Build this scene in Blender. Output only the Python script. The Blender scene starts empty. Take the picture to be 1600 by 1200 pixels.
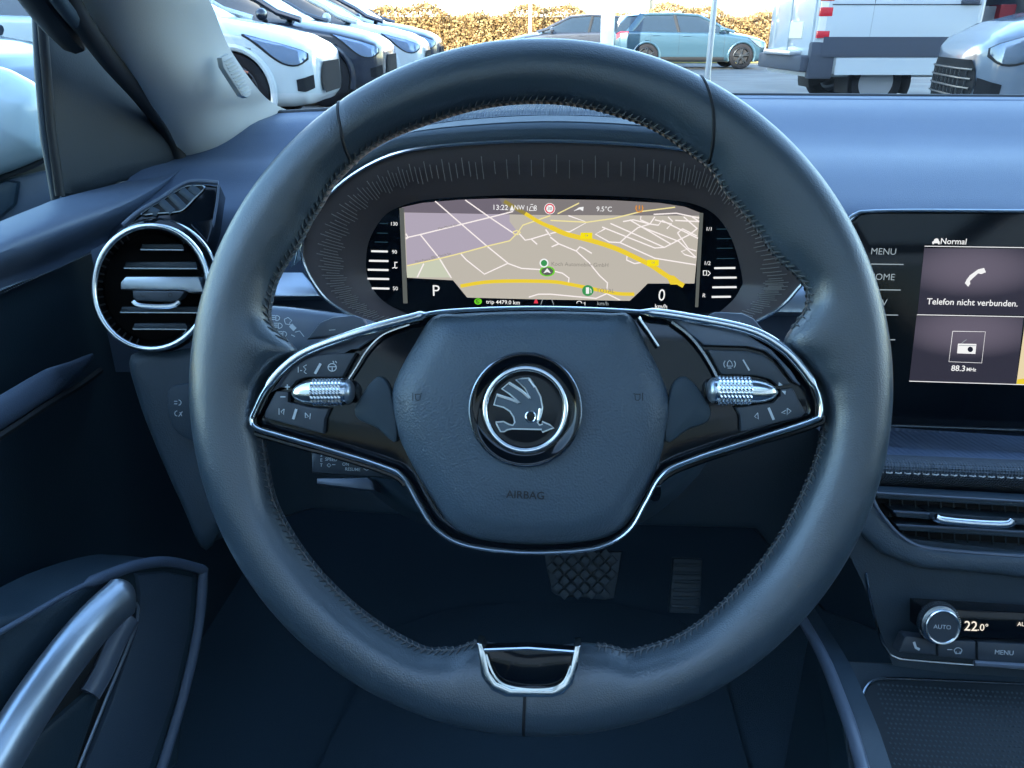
import bpy, bmesh, math, random
from mathutils import Vector, Matrix
R = math.radians
random.seed(7)

# ------------------------------------------------------------------ camera, sky, sun, exposure
PITCH, YAW, CAMZ, FPX = R(24.2), R(4.8), 0.95, 1222.0
SUN_EL, SUN_AZ = R(20), R(198)      # azimuth clockwise from +Y (ahead): the sun stands behind the car
EXPOSURE = 2.95
CX = Vector((math.cos(YAW), math.sin(YAW), 0))
CF = Vector((-math.sin(YAW)*math.cos(PITCH), math.cos(YAW)*math.cos(PITCH), -math.sin(PITCH)))
CU = CX.cross(CF)
CO = Vector((0, 0, CAMZ))
scene = bpy.context.scene
col = scene.collection
cam_d = bpy.data.cameras.new('camera')
cam_d.sensor_width = 36; cam_d.lens = FPX/1600*36; cam_d.clip_start = 0.02; cam_d.clip_end = 2000
cam = bpy.data.objects.new('camera', cam_d); col.objects.link(cam)
m = Matrix.Identity(4)
for i, v in enumerate((CX, CU, -CF)):
    for j in range(3): m[j][i] = v[j]
m.translation = CO
cam.matrix_world = m
scene.camera = cam

w = bpy.data.worlds.new('World'); scene.world = w; w.use_nodes = True
nt = w.node_tree; nt.nodes.clear()
sky = nt.nodes.new('ShaderNodeTexSky'); sky.sky_type = 'NISHITA'; sky.sun_disc = False
sky.sun_elevation = SUN_EL; sky.sun_rotation = SUN_AZ; sky.air_density = 1.2; sky.dust_density = 0.6; sky.ozone_density = 2.0
bg = nt.nodes.new('ShaderNodeBackground'); bg.inputs[1].default_value = 0.15
wo = nt.nodes.new('ShaderNodeOutputWorld')
nt.links.new(sky.outputs[0], bg.inputs[0]); nt.links.new(bg.outputs[0], wo.inputs[0])
sd = bpy.data.lights.new('sun', 'SUN'); sd.energy = 3.2; sd.angle = R(0.53); sd.color = (1, 0.93, 0.82)
sun = bpy.data.objects.new('sun', sd); col.objects.link(sun)
sv = Vector((math.sin(SUN_AZ)*math.cos(SUN_EL), math.cos(SUN_AZ)*math.cos(SUN_EL), math.sin(SUN_EL)))
sun.rotation_euler = sv.to_track_quat('Z', 'Y').to_euler(); sun.location = sv*40
vs = scene.view_settings
vs.view_transform = 'Standard'; vs.look = 'None'; vs.gamma = 1; vs.use_curve_mapping = False; vs.exposure = EXPOSURE
scene.cycles.use_denoising = True; scene.cycles.use_adaptive_sampling = True; scene.cycles.adaptive_threshold = .03
scene.cycles.max_bounces = 8; scene.cycles.transparent_max_bounces = 12
scene.cycles.diffuse_bounces = 5; scene.cycles.glossy_bounces = 4
scene.cycles.caustics_reflective = False; scene.cycles.caustics_refractive = False
scene.cycles.sample_clamp_indirect = 6

# ------------------------------------------------------------------ helpers
def ray(px, py): return CF + CX*((px-800)/FPX) + CU*((600-py)/FPX)
def P(px, py, d): return CO + ray(px, py)*d
def atY(px, py, Y): r = ray(px, py); return CO + r*(Y/r.y)
def atX(px, py, Xw): r = ray(px, py); return CO + r*(Xw/r.x)
def atZ(px, py, Z): r = ray(px, py); return CO + r*((Z-CAMZ)/r.z)

class Pl:                                            # a real plane in the cabin on which outlines are laid out
    def __init__(s, o, n, xd=None):
        s.o = Vector(o); s.n = Vector(n).normalized()
        xd = Vector(xd or (1, 0, 0)); s.x = (xd - s.n*xd.dot(s.n)).normalized(); s.y = s.n.cross(s.x)
    def at(s, px, py, h=0.0):
        r = ray(px, py); return CO + r*(((s.o + s.n*h - CO).dot(s.n))/r.dot(s.n))
    def mpp(s, px, py): return (s.at(px, py+1) - s.at(px, py)).length

def lin(c):
    return tuple(((x/255)/12.92 if x/255 <= .04045 else ((x/255+.055)/1.055)**2.4) for x in c)

MATS = {}
def mat(name, color, rough=.5, metal=0, bump=None, spec=.5, coat=0, vary=0, color2=None, vscale=30, vstretch=None, stretch=None, aniso=0):
    m = bpy.data.materials.new(name); m.use_nodes = True; MATS[name] = m
    t = m.node_tree; b = t.nodes['Principled BSDF']
    b.inputs['Base Color'].default_value = (*color, 1); b.inputs['Roughness'].default_value = rough
    b.inputs['Metallic'].default_value = metal; b.inputs['Specular IOR Level'].default_value = spec
    if coat: b.inputs['Coat Weight'].default_value = coat; b.inputs['Coat Roughness'].default_value = .05
    if aniso: b.inputs['Anisotropic'].default_value = aniso
    tc = t.nodes.new('ShaderNodeTexCoord')
    def coords(st):
        if not st: return tc.outputs['Object']
        mp = t.nodes.new('ShaderNodeMapping'); mp.inputs['Scale'].default_value = st
        t.links.new(tc.outputs['Object'], mp.inputs[0]); return mp.outputs[0]
    if vary or color2:
        n = t.nodes.new('ShaderNodeTexNoise'); n.inputs['Scale'].default_value = vscale; n.inputs['Detail'].default_value = 6
        t.links.new(coords(vstretch), n.inputs['Vector'])
        if color2:
            mx = t.nodes.new('ShaderNodeValToRGB'); mx.color_ramp.elements[0].position = .38; mx.color_ramp.elements[1].position = .62
            mx.color_ramp.elements[0].color = (*color, 1); mx.color_ramp.elements[1].color = (*color2, 1)
            t.links.new(n.outputs[0], mx.inputs[0]); t.links.new(mx.outputs[0], b.inputs['Base Color'])
        if vary:
            mr = t.nodes.new('ShaderNodeMapRange'); mr.inputs[1].default_value = .3; mr.inputs[2].default_value = .7
            mr.inputs[3].default_value = max(.02, rough-vary); mr.inputs[4].default_value = rough+vary
            t.links.new(n.outputs[0], mr.inputs[0]); t.links.new(mr.outputs[0], b.inputs['Roughness'])
    if bump:
        kind, sc, stg, dist = bump
        if kind == 'noise':
            n = t.nodes.new('ShaderNodeTexNoise'); n.inputs['Detail'].default_value = 3; n.inputs['Scale'].default_value = sc; o = n.outputs[0]; vin = n.inputs['Vector']
        elif kind == 'grain':
            n = t.nodes.new('ShaderNodeTexVoronoi'); n.feature = 'SMOOTH_F1'; n.inputs['Scale'].default_value = sc; n.inputs['Smoothness'].default_value = .6; o = n.outputs['Distance']; vin = n.inputs['Vector']
        elif kind == 'dots':
            n = t.nodes.new('ShaderNodeTexVoronoi'); n.inputs['Randomness'].default_value = 0; n.inputs['Scale'].default_value = sc; o = n.outputs['Distance']; vin = n.inputs['Vector']
        elif kind == 'wave':
            n = t.nodes.new('ShaderNodeTexWave'); n.inputs['Scale'].default_value = sc; o = n.outputs[0]; vin = n.inputs['Vector']
        t.links.new(coords(stretch), vin)
        bp = t.nodes.new('ShaderNodeBump'); bp.inputs['Strength'].default_value = stg; bp.inputs['Distance'].default_value = dist
        t.links.new(o, bp.inputs['Height']); t.links.new(bp.outputs[0], b.inputs['Normal'])
    return m
def glow(name, rgb, k=1.0):                            # screens: they give off their own light
    m = bpy.data.materials.new(name); m.use_nodes = True; MATS[name] = m
    b = m.node_tree.nodes['Principled BSDF']; c = lin(rgb)
    b.inputs['Base Color'].default_value = (.01, .01, .012, 1); b.inputs['Roughness'].default_value = .35
    b.inputs['Specular IOR Level'].default_value = .1
    b.inputs['Emission Color'].default_value = (*c, 1); b.inputs['Emission Strength'].default_value = k/2**EXPOSURE
    return m
def glass(name, tint, refl=.9):
    m = bpy.data.materials.new(name); m.use_nodes = True; MATS[name] = m
    t = m.node_tree; t.nodes.clear()
    o = t.nodes.new('ShaderNodeOutputMaterial'); tr = t.nodes.new('ShaderNodeBsdfTransparent'); gl = t.nodes.new('ShaderNodeBsdfGlossy')
    gl.inputs['Roughness'].default_value = .02; tr.inputs[0].default_value = (*tint, 1)
    lw = t.nodes.new('ShaderNodeLayerWeight'); lw.inputs[0].default_value = .5
    pw = t.nodes.new('ShaderNodeMath'); pw.operation = 'POWER'; pw.inputs[1].default_value = 5
    fr = t.nodes.new('ShaderNodeMath'); fr.operation = 'MULTIPLY_ADD'; fr.inputs[1].default_value = .92; fr.inputs[2].default_value = .05
    t.links.new(lw.outputs['Facing'], pw.inputs[0]); t.links.new(pw.outputs[0], fr.inputs[0])
    mu = t.nodes.new('ShaderNodeMath'); mu.operation = 'MULTIPLY'; mu.inputs[1].default_value = refl
    mx = t.nodes.new('ShaderNodeMixShader')
    t.links.new(fr.outputs[0], mu.inputs[0]); t.links.new(mu.outputs[0], mx.inputs[0]); t.links.new(tr.outputs[0], mx.inputs[1]); t.links.new(gl.outputs[0], mx.inputs[2]); t.links.new(mx.outputs[0], o.inputs[0])
    return m

def tag(o, label, cat, group=None, kind=None):
    if label: o['label'] = label
    if cat: o['category'] = cat
    if group: o['group'] = group
    if kind: o['kind'] = kind
    return o
def thing(name, label, cat, loc=(0, 0, 0), group=None):
    o = bpy.data.objects.new(name, None); o.empty_display_size = .05; col.objects.link(o); o.location = loc
    return tag(o, label, cat, group)
def setp(o, parent):
    if parent is None: return o
    o.parent = parent
    lp = Matrix.Translation(-parent.location) if parent.parent is None else Matrix.Identity(4)
    o.matrix_parent_inverse = lp
    return o
def link(name, me, mt, parent=None, kind=None, sharp=40):
    for p in me.polygons: p.use_smooth = True
    if sharp: me.set_sharp_from_angle(angle=R(sharp))
    if mt: me.materials.append(MATS[mt] if isinstance(mt, str) else mt)
    o = bpy.data.objects.new(name, me); col.objects.link(o)
    if kind: o['kind'] = kind
    return setp(o, parent)
def mesh(name, verts, faces, mt, parent=None, kind=None, sharp=40, recalc=True):
    me = bpy.data.meshes.new(name)
    me.from_pydata([tuple(v) for v in verts], [], faces)
    if recalc:
        bm = bmesh.new(); bm.from_mesh(me); bmesh.ops.recalc_face_normals(bm, faces=bm.faces[:]); bm.to_mesh(me); bm.free()
    me.update()
    return link(name, me, mt, parent, kind, sharp)

def cat(pts, n=6, closed=False):                      # Catmull-Rom through the points
    pts = [Vector(p) for p in pts]; out = []; N = len(pts)
    segs = N if closed else N-1
    for i in range(segs):
        if closed: p0, p1, p2, p3 = pts[(i-1) % N], pts[i], pts[(i+1) % N], pts[(i+2) % N]
        else: p0, p1, p2, p3 = pts[max(i-1, 0)], pts[i], pts[i+1], pts[min(i+2, N-1)]
        for k in range(n):
            t = k/n
            out.append(.5*((2*p1) + (p2-p0)*t + (2*p0-5*p1+4*p2-p3)*t*t + (3*p1-p0-3*p2+p3)*t**3))
    if not closed: out.append(pts[-1])
    return out
def grid(name, rows, mt, parent=None, closed_u=False, closed_v=False, cap=False, kind=None, sharp=40):
    n, k = len(rows), len(rows[0]); V = [v for r in rows for v in r]; Fc = []
    for i in range(n if closed_v else n-1):
        for j in range(k if closed_u else k-1):
            a, b = i*k+j, i*k+(j+1) % k; c, d = ((i+1) % n)*k+(j+1) % k, ((i+1) % n)*k+j
            Fc.append((a, b, c, d))
    if cap: Fc += [tuple(range(k)), tuple((n-1)*k+j for j in range(k))]
    return mesh(name, V, Fc, mt, parent, kind, sharp)
def tube_rows(pts, r, closed=False, seg=10, nrm=None):
    pts = [Vector(p) for p in pts]; N = len(pts); rows = []; prev = None
    for i, p in enumerate(pts):
        if closed: t = pts[(i+1) % N]-pts[(i-1) % N]
        else: t = pts[min(i+1, N-1)]-pts[max(i-1, 0)]
        t.normalize()
        if nrm is not None: b = Vector(nrm) - t*Vector(nrm).dot(t)
        elif prev is None: b = t.orthogonal()
        else: b = prev - t*prev.dot(t)
        b.normalize(); prev = b; a = t.cross(b)
        ri = r[i] if isinstance(r, list) else r
        ra, rb = ri if isinstance(ri, tuple) else (ri, ri)
        rows.append([p + a*(ra*math.cos(2*math.pi*k/seg)) + b*(rb*math.sin(2*math.pi*k/seg)) for k in range(seg)])
    return rows
def tube(name, pts, r, mt, parent=None, closed=False, seg=10, nrm=None, kind=None):
    return grid(name, tube_rows(pts, r, closed, seg, nrm), mt, parent, True, closed, not closed, kind)
class MB:                                              # collects many small pieces into one mesh
    def __init__(s): s.v = []; s.f = []
    def add(s, V, Fc):
        o = len(s.v); s.v += [tuple(x) for x in V]; s.f += [tuple(o+i for i in f) for f in Fc]
    def rows(s, rows, cu=True, cap=True):
        n, k = len(rows), len(rows[0]); Fc = []
        for i in range(n-1):
            for j in range(k if cu else k-1): Fc.append((i*k+j, i*k+(j+1) % k, (i+1)*k+(j+1) % k, (i+1)*k+j))
        if cap: Fc += [tuple(range(k)), tuple((n-1)*k+j for j in range(k))]
        s.add([v for r in rows for v in r], Fc)
    def box(s, c, x, y, z):
        c, x, y, z = map(Vector, (c, x, y, z))
        V = [c+x*a+y*b+z*d for a in (-1, 1) for b in (-1, 1) for d in (-1, 1)]
        s.add(V, [(0, 1, 3, 2), (4, 6, 7, 5), (0, 4, 5, 1), (2, 3, 7, 6), (0, 2, 6, 4), (1, 5, 7, 3)])
    def build(s, name, mt, parent=None, kind=None, sharp=40): return mesh(name, s.v, s.f, mt, parent, kind, sharp)
def box(name, c, x, y, z, mt, parent=None, bev=0):
    b = MB(); b.box(c, x, y, z); o = b.build(name, mt, parent)
    if bev: bevel(o, bev)
    return o
def bevel(o, wd, seg=2):
    bm = bmesh.new(); bm.from_mesh(o.data)
    bmesh.ops.bevel(bm, geom=[e for e in bm.edges if e.calc_face_angle(0) > .6], offset=wd, segments=seg, affect='EDGES', profile=.6)
    for f in bm.faces: f.smooth = True
    bm.to_mesh(o.data); bm.free(); o.data.set_sharp_from_angle(angle=R(50))
def prism(name, pl, pts, h0, h1, mt, parent=None, bev=0.0, seg=2, sm=0, closed=True):
    if sm: pts = [(p.x, p.y) for p in cat([(a, b, 0) for a, b in pts], sm, True)]
    fr = [pl.at(x, y, h1) for x, y in pts]; bk = [v - pl.n*(h1-h0) for v in fr]; n = len(fr)
    bm = bmesh.new(); vf = [bm.verts.new(v) for v in fr]; vb = [bm.verts.new(v) for v in bk]
    f = bm.faces.new(vf); bm.faces.new(list(reversed(vb)))
    for i in range(n): bm.faces.new((vf[i], vf[(i+1) % n], vb[(i+1) % n], vb[i]))
    bmesh.ops.recalc_face_normals(bm, faces=bm.faces[:])
    if bev:
        bmesh.ops.bevel(bm, geom=list(f.edges), offset=bev, segments=seg, affect='EDGES', profile=.5, clamp_overlap=True)
    bmesh.ops.triangulate(bm, faces=[q for q in bm.faces if len(q.verts) > 4])
    me = bpy.data.meshes.new(name); bm.to_mesh(me); bm.free()
    return link(name, me, mt, parent, sharp=35)
def flat(name, pl, pts, h, mt, parent=None):
    V = [pl.at(x, y, h) for x, y in pts]
    bm = bmesh.new(); f = bm.faces.new([bm.verts.new(v) for v in V]); bm.normal_update()
    if f.normal.dot(pl.n) < 0: bmesh.ops.reverse_faces(bm, faces=[f])
    bmesh.ops.triangulate(bm, faces=bm.faces[:])
    me = bpy.data.meshes.new(name); bm.to_mesh(me); bm.free()
    return link(name, me, mt, parent, sharp=0)
def pillow(name, pl, pts, prof, mt, parent=None, sm=4, cen=None, sharp=60):
    if sm: pts = [(p.x, p.y) for p in cat([(a, b, 0) for a, b in pts], sm, True)]
    cx, cy = cen or (sum(p[0] for p in pts)/len(pts), sum(p[1] for p in pts)/len(pts))
    rows = [[pl.at(cx+(x-cx)*s, cy+(y-cy)*s, h) for x, y in pts] for s, h in prof]
    n, k = len(rows), len(pts); V = [v for r in rows for v in r]
    Fc = [(i*k+j, i*k+(j+1) % k, (i+1)*k+(j+1) % k, (i+1)*k+j) for i in range(n-1) for j in range(k)]
    Fc.append(tuple((n-1)*k+j for j in range(k)))
    return mesh(name, V, Fc, mt, parent, sharp=sharp)
def ribbons(name, pl, lines, wpx, h, mt, parent=None, closed=False, smooth=0):
    b = MB()
    for ln in lines:
        wd = wpx
        if isinstance(ln, tuple) and not isinstance(ln[0], tuple): wd, ln = ln
        pts = [(p.x, p.y) for p in cat([(a, c, 0) for a, c in ln], smooth)] if smooth and len(ln) > 2 else ln
        L = []; Rr = []
        for i, p in enumerate(pts):
            q0, q1 = pts[max(i-1, 0)], pts[min(i+1, len(pts)-1)]
            dx, dy = q1[0]-q0[0], q1[1]-q0[1]; l = math.hypot(dx, dy) or 1
            nx, ny = -dy/l*wd/2, dx/l*wd/2
            L.append(pl.at(p[0]+nx, p[1]+ny, h)); Rr.append(pl.at(p[0]-nx, p[1]-ny, h))
        n = len(pts); b.add(L+Rr, [(i, i+1, n+i+1, n+i) for i in range(n-1)])
    o = b.build(name, mt, parent, sharp=0); return o
def arc(cx, cy, rx, ry, a0, a1, n=16):
    return [(cx+rx*math.cos(R(a0+(a1-a0)*i/n)), cy-ry*math.sin(R(a0+(a1-a0)*i/n))) for i in range(n+1)]
TXT = []
def text(pl, s, px, py, hpx, mt, parent, h, name='lettering', align='CENTER', sx=1.0, rot=0, bold=0):
    cu = bpy.data.curves.new(name, 'FONT'); cu.body = s; cu.align_x = align; cu.align_y = 'CENTER'
    cu.size = hpx/.70*pl.mpp(px, py); cu.resolution_u = 3
    if bold: cu.offset = cu.size*bold
    o = bpy.data.objects.new(name, cu); col.objects.link(o)
    x = pl.x*math.cos(R(rot)) + pl.y*math.sin(R(rot)); y = pl.n.cross(x)
    mm = Matrix.Identity(4)
    for i, v in enumerate((x*sx, y, pl.n)):
        for j in range(3): mm[j][i] = v[j]
    mm.translation = pl.at(px, py, h)
    TXT.append((o, mm, mt, parent, name))
def bake_text():
    bpy.context.view_layer.update(); dg = bpy.context.evaluated_depsgraph_get()
    for o, mm, mt, parent, name in TXT:
        me = bpy.data.meshes.new_from_object(o.evaluated_get(dg)); me.transform(mm); me.materials.clear(); me.name = name
        bpy.data.objects.remove(o)
        link(name, me, mt, parent, sharp=0)

# ------------------------------------------------------------------ materials
mat('leather', (.041, .060, .076), .33, spec=.9, bump=('grain', 1250, .28, .0005), vary=.05)
mat('leather_seam', (.006, .007, .009), .6)
mat('thread', (.075, .08, .085), .7)
mat('airbag_skin', (.060, .088, .115), .42, bump=('grain', 900, .40, .0007), vary=.05)
mat('piano_black', (.003, .005, .008), .10, spec=.42)
mat('satin_trim', (.105, .13, .17), .36)
mat('button_plastic', (.038, .050, .064), .42)
mat('chrome', (.80, .85, .88), .17, 1)
mat('dark_chrome', (.30, .35, .40), .2, 1)
mat('knurl_chrome', (.75, .8, .85), .22, 1)
mat('satin_silver', (.42, .48, .54), .32, .85)
mat('icon_print', (.55, .6, .62), .5)
mat('emboss', (.012, .014, .018), .5)
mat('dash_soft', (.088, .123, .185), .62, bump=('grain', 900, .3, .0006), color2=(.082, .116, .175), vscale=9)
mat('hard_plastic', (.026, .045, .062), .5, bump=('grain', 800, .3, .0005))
mat('door_plastic', (.018, .036, .050), .52, bump=('grain', 800, .25, .0005))
mat('door_soft', (.070, .098, .145), .55, bump=('grain', 900, .3, .0006))
mat('perforated', (.11, .15, .19), .5, bump=('dots', 330, 1.0, .004))
mat('cluster_brown', (.085, .068, .068), .5, bump=('noise', 900, .15, .0005))
mat('rib_line', (.26, .235, .22), .45)
mat('dash_shelf', (.12, .165, .25), .55, bump=('wave', 55, .6, .0012))
mat('woven_fabric', (.09, .115, .145), .75, bump=('dots', 420, 1.0, .003))
mat('pillar_cloth', (.58, .59, .56), .8, bump=('noise', 700, .2, .0005))
mat('rubber', (.012, .014, .016), .6)
mat('carpet', (.016, .040, .062), .9, bump=('noise', 900, .7, .002))
mat('pedal_rubber', (.020, .038, .052), .6)
mat('rubber_mat', (.007, .016, .023), .6)
mat('speaker_skin', (.034, .055, .080), .55, bump=('grain', 900, .3, .0006))
mat('stud_rubber', (.022, .042, .055), .45)
mat('roof_cloth', (.45, .46, .45), .9)
mat('asphalt', (.12, .12, .115), .85, color2=(.17, .17, .16), vscale=.9, bump=('noise', 60, .4, .01))
mat('tyre', (.012, .012, .014), .8, spec=.2)
mat('alloy_dark', (.05, .055, .06), .35, .7)
mat('alloy_silver', (.55, .57, .6), .35, .8)
mat('copper', (.55, .20, .12), .35, .3)
mat('arch_black', (.012, .013, .015), .8)
mat('car_glass', (.012, .02, .026), .04, spec=.7, coat=.5)
mat('corner_plastic', (.013, .022, .030), .55, bump=('grain', 800, .25, .0005))
mat('lamp_glass', (.16, .23, .36), .08, .4, coat=.8)
mat('lamp_dark', (.10, .14, .2), .1, .5, coat=.8)
mat('red_lamp', (.62, .02, .03), .2, coat=.5)
mat('white_lamp', (.8, .8, .8), .2, coat=.5)
for nm, c in (('white', (.56, .62, .63)), ('black', (.012, .016, .030)), ('navy', (.02, .028, .05)), ('silver', (.30, .33, .36)), ('shaded_silver', (.045, .095, .128)), ('grey', (.42, .45, .45)), ('van_white', (.52, .58, .60)), ('dark', (.03, .034, .045)), ('steel', (.15, .19, .24))):
    mat('paint_'+nm, c, .28, .45 if nm in ('silver', 'shaded_silver') else .15 if nm == 'steel' else 0, coat=.9)
mat('van_trim', (.05, .06, .08), .7)
mat('grille_black', (.012, .013, .015), .8, spec=.15)
mat('plate', (.75, .72, .6), .5)
mat('leaf', (.30, .18, .06), .8, color2=(.40, .27, .11), vscale=3)
mat('leaf_shaded', (.17, .10, .04), .85)  # leaf colour darkened to stand in for shaded foliage
mat('twig', (.09, .06, .035), .9)
mat('grass', (.13, .14, .035), .9, color2=(.22, .17, .06), vscale=4)
mat('facade', (.75, .73, .68), .9, color2=(.7, .68, .63), vscale=2)
mat('facade_beige', (.45, .40, .30), .9)
mat('post_white', (.8, .8, .78), .5)
mat('post_steel', (.42, .45, .47), .4, .6)
mat('shade_hall_wall', (.45, .45, .46), .8)
mat('red_box', (.4, .05, .06), .6)
mat('blue_box', (.12, .16, .3), .6)
mat('shelf_metal', (.3, .32, .34), .5, .5)
glass('windscreen_glass', (.90, .96, .97), .55)
glass('added_roof_glass', (.80, .90, .95), .8)
glass('side_glass', (.80, .95, 1.0), .6)
for nm, c, k in (('map_land', (191, 184, 172), 1), ('map_violet', (176, 166, 182), 1), ('map_green', (200, 204, 182), 1), ('map_band', (128, 122, 122), 1),
              ('map_bandv', (112, 104, 116), 1), ('road_white', (250, 240, 238), 1), ('road_cream', (240, 226, 160), 1), ('road_yellow', (236, 206, 52), 1),
              ('sign_yellow', (246, 226, 10), 1), ('scr_white', (245, 245, 245), 1), ('scr_grey', (150, 160, 165), 1), ('map_label', (140, 134, 126), 1),
              ('scr_red', (225, 60, 80), 1), ('scr_green', (110, 215, 30), 1), ('poi_green', (58, 150, 84), 1), ('scr_orange', (235, 150, 20), 1),
              ('scr_dark', (52, 50, 44), 1), ('tile_dark', (30, 32, 46), 1), ('gap_grey', (92, 96, 92), 1), ('tick_dim', (34, 60, 72), 1), ('key_print', (150, 165, 172), 1), ('road_dim', (150, 134, 66), 1), ('map_sand', (232, 214, 172), 1)):
    glow(nm, c, k)
# tiles of the radio screen: dark with a soft violet glow in their middle, printed by the screen itself
def tile_mat(name, c, ex, ey, rx, ry):
    m = glow(name, (30, 32, 46)); t = m.node_tree; b = t.nodes['Principled BSDF']
    tc = t.nodes.new('ShaderNodeTexCoord'); mp = t.nodes.new('ShaderNodeMapping'); mp.vector_type = 'POINT'
    sub = t.nodes.new('ShaderNodeVectorMath'); sub.operation = 'SUBTRACT'; sub.inputs[1].default_value = c
    t.links.new(tc.outputs['Object'], sub.inputs[0])
    ds = []
    for e, rr in ((ex, rx), (ey, ry)):
        d = t.nodes.new('ShaderNodeVectorMath'); d.operation = 'DOT_PRODUCT'; d.inputs[1].default_value = e/(rr*1.25)
        t.links.new(sub.outputs[0], d.inputs[0]); sq = t.nodes.new('ShaderNodeMath'); sq.operation = 'POWER'; sq.inputs[1].default_value = 2
        ab = t.nodes.new('ShaderNodeMath'); ab.operation = 'ABSOLUTE'; t.links.new(d.outputs['Value'], ab.inputs[0]); t.links.new(ab.outputs[0], sq.inputs[0]); ds.append(sq)
    ad = t.nodes.new('ShaderNodeMath'); ad.operation = 'ADD'; t.links.new(ds[0].outputs[0], ad.inputs[0]); t.links.new(ds[1].outputs[0], ad.inputs[1])
    rp = t.nodes.new('ShaderNodeValToRGB'); rp.color_ramp.interpolation = 'B_SPLINE'; rp.color_ramp.elements[1].position = 1.0
    rp.color_ramp.elements[0].color = (*lin((112, 104, 120)), 1); rp.color_ramp.elements[1].color = (*lin((16, 22, 38)), 1)
    t.links.new(ad.outputs[0], rp.inputs[0]); t.links.new(rp.outputs[0], b.inputs['Emission Color'])
    return m

# ------------------------------------------------------------------ cabin shell (what shades the cabin), floor, glass
def quad(name, pts, mt, label=None, cat_=None, kind=None, th=.012):
    a, b, c, d = map(Vector, pts); n = (b-a).cross(d-a).normalized()*th
    V = [a, b, c, d, a+n, b+n, c+n, d+n]
    o = mesh(name, V, [(0, 1, 2, 3), (4, 5, 6, 7), (0, 1, 5, 4), (1, 2, 6, 5), (2, 3, 7, 6), (3, 0, 4, 7)], mt)
    return tag(o, label, cat_, kind=kind)
XL, XR = -.52, 1.32
# roof: cloth frame round a glass panel added to let light in from above
def roof_z(x, y): u = (x-XL)/(XR-XL); return 1.40 + .05*math.sin(math.pi*max(0, min(1, u))) - .02*max(0, -y)**2
def roof_patch(name, x0, x1, y0, y1, mt_, th=.0):
    return grid(name, [[(x0+(x1-x0)*j/10, y0+(y1-y0)*i/8, roof_z(x0+(x1-x0)*j/10, y0+(y1-y0)*i/8)+th) for j in range(11)] for i in range(9)], mt_)
GX0, GX1, GY0, GY1 = XL+.24, XR-.24, -.14, -1.25
for nm, q in (('ceiling_front', (XL+.08, XR-.08, .42, GY0)), ('ceiling_rear', (XL+.08, XR-.08, GY1, -1.65)), ('ceiling_left', (XL+.08, GX0, GY0, GY1)), ('ceiling_right', (GX1, XR-.08, GY0, GY1))):
    roof_patch(nm, *q, 'roof_cloth')['kind'] = 'structure'
tag(roof_patch('added_roof_pane', GX0-.02, GX1+.02, GY0+.02, GY1-.02, 'added_roof_glass', .012), 'unseen glass roof panel added to light the cabin from above', 'window')
quad('floor', [(XL-.05, -1.7, .20), (XR+.05, -1.7, .20), (XR+.05, 1.25, .20), (XL-.05, 1.25, .20)], 'carpet', kind='structure')
quad('wall_front', [(XL, 1.20, .2), (XR, 1.20, .2), (XR, 1.22, .84), (XL, 1.22, .84)], 'carpet', kind='structure')
quad('wall_right', [(XR, -1.7, .2), (XR, 1.25, .2), (XR, 1.25, .84), (XR, -1.7, .90)], 'door_plastic', kind='structure')
quad('wall_left', [(XL-.03, -1.7, .2), (XL-.03, 1.25, .2), (XL-.03, 1.25, .78), (XL-.03, -1.7, .80)], 'door_plastic', kind='structure')
quad('wall_rear', [(XL, -1.7, .2), (XR, -1.7, .2), (XR, -1.7, .92), (XL, -1.7, .92)], 'door_plastic', kind='structure')
# windscreen and driver's window
ws = []
for i in range(9):
    t = i/8
    ws.append([(XL+.04+.06*t+(XR-XL-.08-.12*t)*j/16, 1.30-.86*t-.06*((j-8)/8)**2, .865+.53*t) for j in range(17)])
tag(grid('windscreen', ws, 'windscreen_glass'), 'wide clear windscreen sloping above the dashboard', 'windscreen')
tag(mesh('side_window', [(XL-.01, -.6, .80), (XL-.01, .92, .78), (XL-.01, .92, .86), (XL+.05, .42, 1.36), (XL+.07, -.6, 1.39)], [(0, 1, 2, 3, 4)], 'side_glass'),
    'blue tinted driver side window pane above the door', 'window')

# ------------------------------------------------------------------ A pillar, corner panel, window seals
ap = thing('windscreen_pillar', 'pale grey cloth covered windscreen pillar with small ribbed speaker grille', 'pillar', P(370, 220, .92))
left = cat([(60, -70, 0), (104, 0, 0), (168, 88, 0), (225, 150, 0), (262, 200, 0), (287, 254, 0)], 6)
right = cat([(280, -70, 0), (327, 0, 0), (357, 72, 0), (398, 133, 0), (425, 160, 0), (456, 175, 0)], 6)
rows = []
for i, (a, b) in enumerate(zip(left, right)):
    t = i/(len(left)-1); d0 = .60 + .30*t; d1 = .66 + .36*t; row = []
    for j in range(13):
        s = j/12; px, py = a.x+(b.x-a.x)*s, a.y+(b.y-a.y)*s
        bulge = math.sin(math.pi*s)**.8
        if i > len(left)-8: py += 12*math.sin(math.pi*s)*max(0, (t-.75)/.25)
        row.append(P(px, py, d0+(d1-d0)*s - .035*bulge + .0*t))
    rows.append(row)
grid('pillar_trim', rows, 'pillar_cloth', ap)
g = thing  # speaker grille on the pillar: raised slats
gp = Pl(P(372, 118, .793), (-ray(372, 118)+CX*1.1+Vector((0, 0, .1))))
gr = prism('grille', gp, [(346, 90), (357, 84), (366, 95), (390, 140), (393, 147), (386, 153), (378, 150), (349, 105)], -.006, .002, 'pillar_cloth', ap, .001)
for k in range(11):
    t = k/10; x, y = 351+29*t, 93+52*t
    tube('slat', [gp.at(x-1, y+3, .002), gp.at(x+5, y, .0028), gp.at(x+12, y-4, .002)], .0010, 'pillar_cloth', gr, seg=6)

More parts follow.
